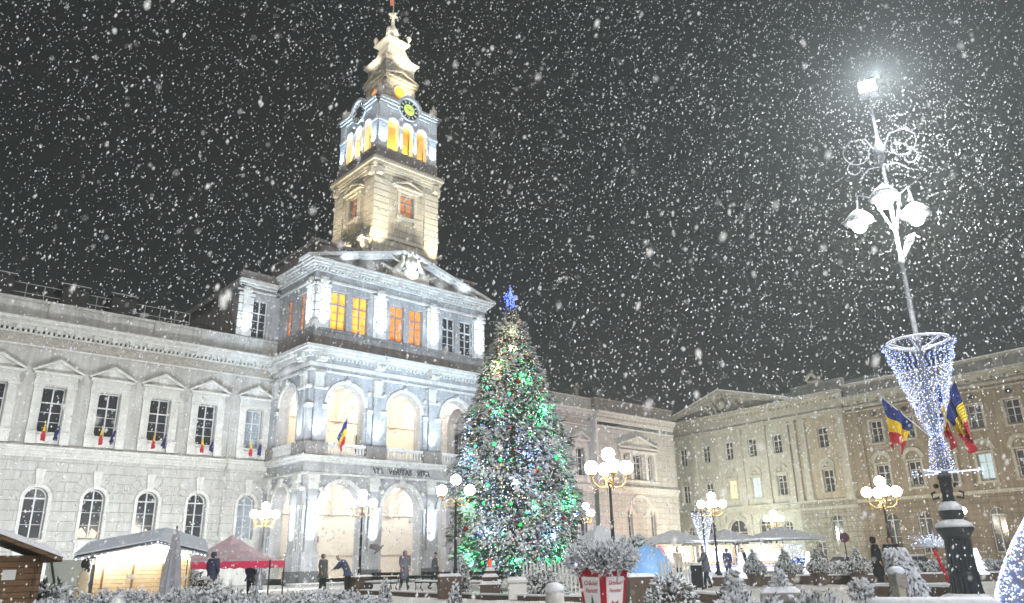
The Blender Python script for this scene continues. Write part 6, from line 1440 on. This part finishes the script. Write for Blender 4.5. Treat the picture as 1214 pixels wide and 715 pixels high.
# flying pigeon-like bird near the arcade : a swooping dark diagonal shape with spread wings
p = at(449, 41); t = thing('flying_bird', 'bird flying with raised wings between the two arches', 'bird', (p.x, p.y, 2.05), rad(-20)); t.rotation_euler = (0, rad(-35), 0)
skinmesh('body', [(-.32, 0, -.02, .03), (-.15, 0, 0, .07), (.08, 0, .02, .08), (.24, 0, .05, .045), (.33, 0, .05, .03)], [(0, 1), (1, 2), (2, 3), (3, 4)], mat('grey_feathers', (.14,.12,.12), .8, var=(.3,.28,.28), vscale=9), t, 1, 2)
for sg in (-1, 1): q = MB(); q.add([(.12,sg*.04,.03),(-.1,sg*.04,.03),(-.3,sg*.45,.3),(-.1,sg*.75,.4),(.05,sg*.4,.28)], [(0,1,2,3,4)]); o = q.build('wing', bpy.data.materials['grey_feathers'], t); o.modifiers.new('s', 'SOLIDIFY').thickness = .015

# ------------------------------------------------------------------ FALLING SNOW
FL = bpy.data.materials.new('snow_flake'); FL.use_nodes = True; b_ = FL.node_tree.nodes['Principled BSDF']; b_.inputs['Base Color'].default_value = (.9,.92,.95,1); b_.inputs['Roughness'].default_value = .7
b_.inputs['Subsurface Weight'].default_value = 0
g = random.Random(21); q = MB()
def flake(p, r, el, tilt):
    x, y, z = p; dx = r*el*tilt; rz = r*el
    k = r*g.uniform(.7, 1.1); j = r*g.uniform(.7, 1.1)
    q.add([(x+k,y,z),(x,y+j,z+.1*r),(x-k,y,z),(x,y-j,z-.1*r),(x+dx,y,z+rz),(x-dx,y,z-rz)], [(0,1,4),(1,2,4),(2,3,4),(3,0,4),(1,0,5),(2,1,5),(3,2,5),(0,3,5)])
def scatter(n, d0, d1, r0_, r1_, hmax):
    for i in range(n):
        d = (g.uniform(d0**2.2, d1**2.2))**(1/2.2); a = g.uniform(-.78, .78); x = d*math.tan(a); z = g.uniform(0, min(hmax, 1.5+d*1.35))
        flake((x, d, z), r0_+(r1_-r0_)*g.random()**2, g.choice((1., 1.1, 1.3, 1.7)), g.uniform(-.1, .45))
scatter(2600, 1.8, 6, .003, .0085, 12)
scatter(8500, 5, 14, .0065, .018, 22)
scatter(21500, 12, 34, .014, .034, 44)
scatter(17000, 30, 56, .028, .052, 62)
def soft_flake(p, r, el, tilt):
    x, y, z = p; n, m_ = 8, 6; a0 = g.uniform(0, 6); vs = []
    for i in range(1, m_):
        for k in range(n):
            rr = r*g.uniform(.8, 1.12)*sin(pi*i/m_); zz = r*el*cos(pi*i/m_); vs.append((x+rr*cos(2*pi*k/n+a0)+zz*tilt, y+rr*sin(2*pi*k/n+a0), z+zz))
    vs += [(x+r*el*tilt, y, z+r*el), (x-r*el*tilt, y, z-r*el)]; t_ = len(vs)-2
    fs = [(i*n+k, (i+1)*n+k, (i+1)*n+(k+1) % n, i*n+(k+1) % n) for i in range(m_-2) for k in range(n)] + [(t_, k, (k+1) % n) for k in range(n)] + [(t_+1, (m_-2)*n+(k+1) % n, (m_-2)*n+k) for k in range(n)]
    q.add(vs, fs)
for i in range(120):
    d = g.uniform(1.8, 5.0); a = g.uniform(-.62, .62); soft_flake((d*math.tan(a), d, 1.5+d*g.uniform(-.05, 1.1)), g.uniform(.005, .0105), g.choice((1.1, 1.5, 1.9, 2.4)), g.uniform(-.2, .5))
for i in range(9000):
    r = 13*g.random()**.7; th = g.uniform(0, 2*pi); ph_ = math.acos(g.uniform(-1, 1)); p_ = (MX-.5+r*math.sin(ph_)*cos(th), MY-2+r*math.sin(ph_)*sin(th)*.8, 12.5+r*cos(ph_))
    if p_[2] > 0 and p_[1] > 3: flake(p_, g.uniform(.011, .028), g.choice((1., 1.2, 1.5)), g.uniform(-.1, .4))
o = q.build('falling_snow', FL); tag(o, 'white snowflakes filling the night air over the whole square', 'snow', None, 'stuff')
#HAZE
# ------------------------------------------------------------------ HAZE
hm = bpy.data.materials.new('snowy_air'); hm.use_nodes = True; nt = hm.node_tree; nt.nodes.remove(nt.nodes['Principled BSDF'])
pv = nt.nodes.new('ShaderNodeVolumePrincipled'); pv.inputs['Color'].default_value = (.87, .92, .91, 1); pv.inputs['Density'].default_value = 0.0021; pv.inputs['Anisotropy'].default_value = .35
nt.links.new(pv.outputs[0], nt.nodes['Material Output'].inputs['Volume'])
q = MB(); q.box(-700, 700, -260, 960, -1.2, 66); o = q.build('haze', hm); tag(o, 'pale snowy air hanging over the whole square', 'haze', None, 'stuff')
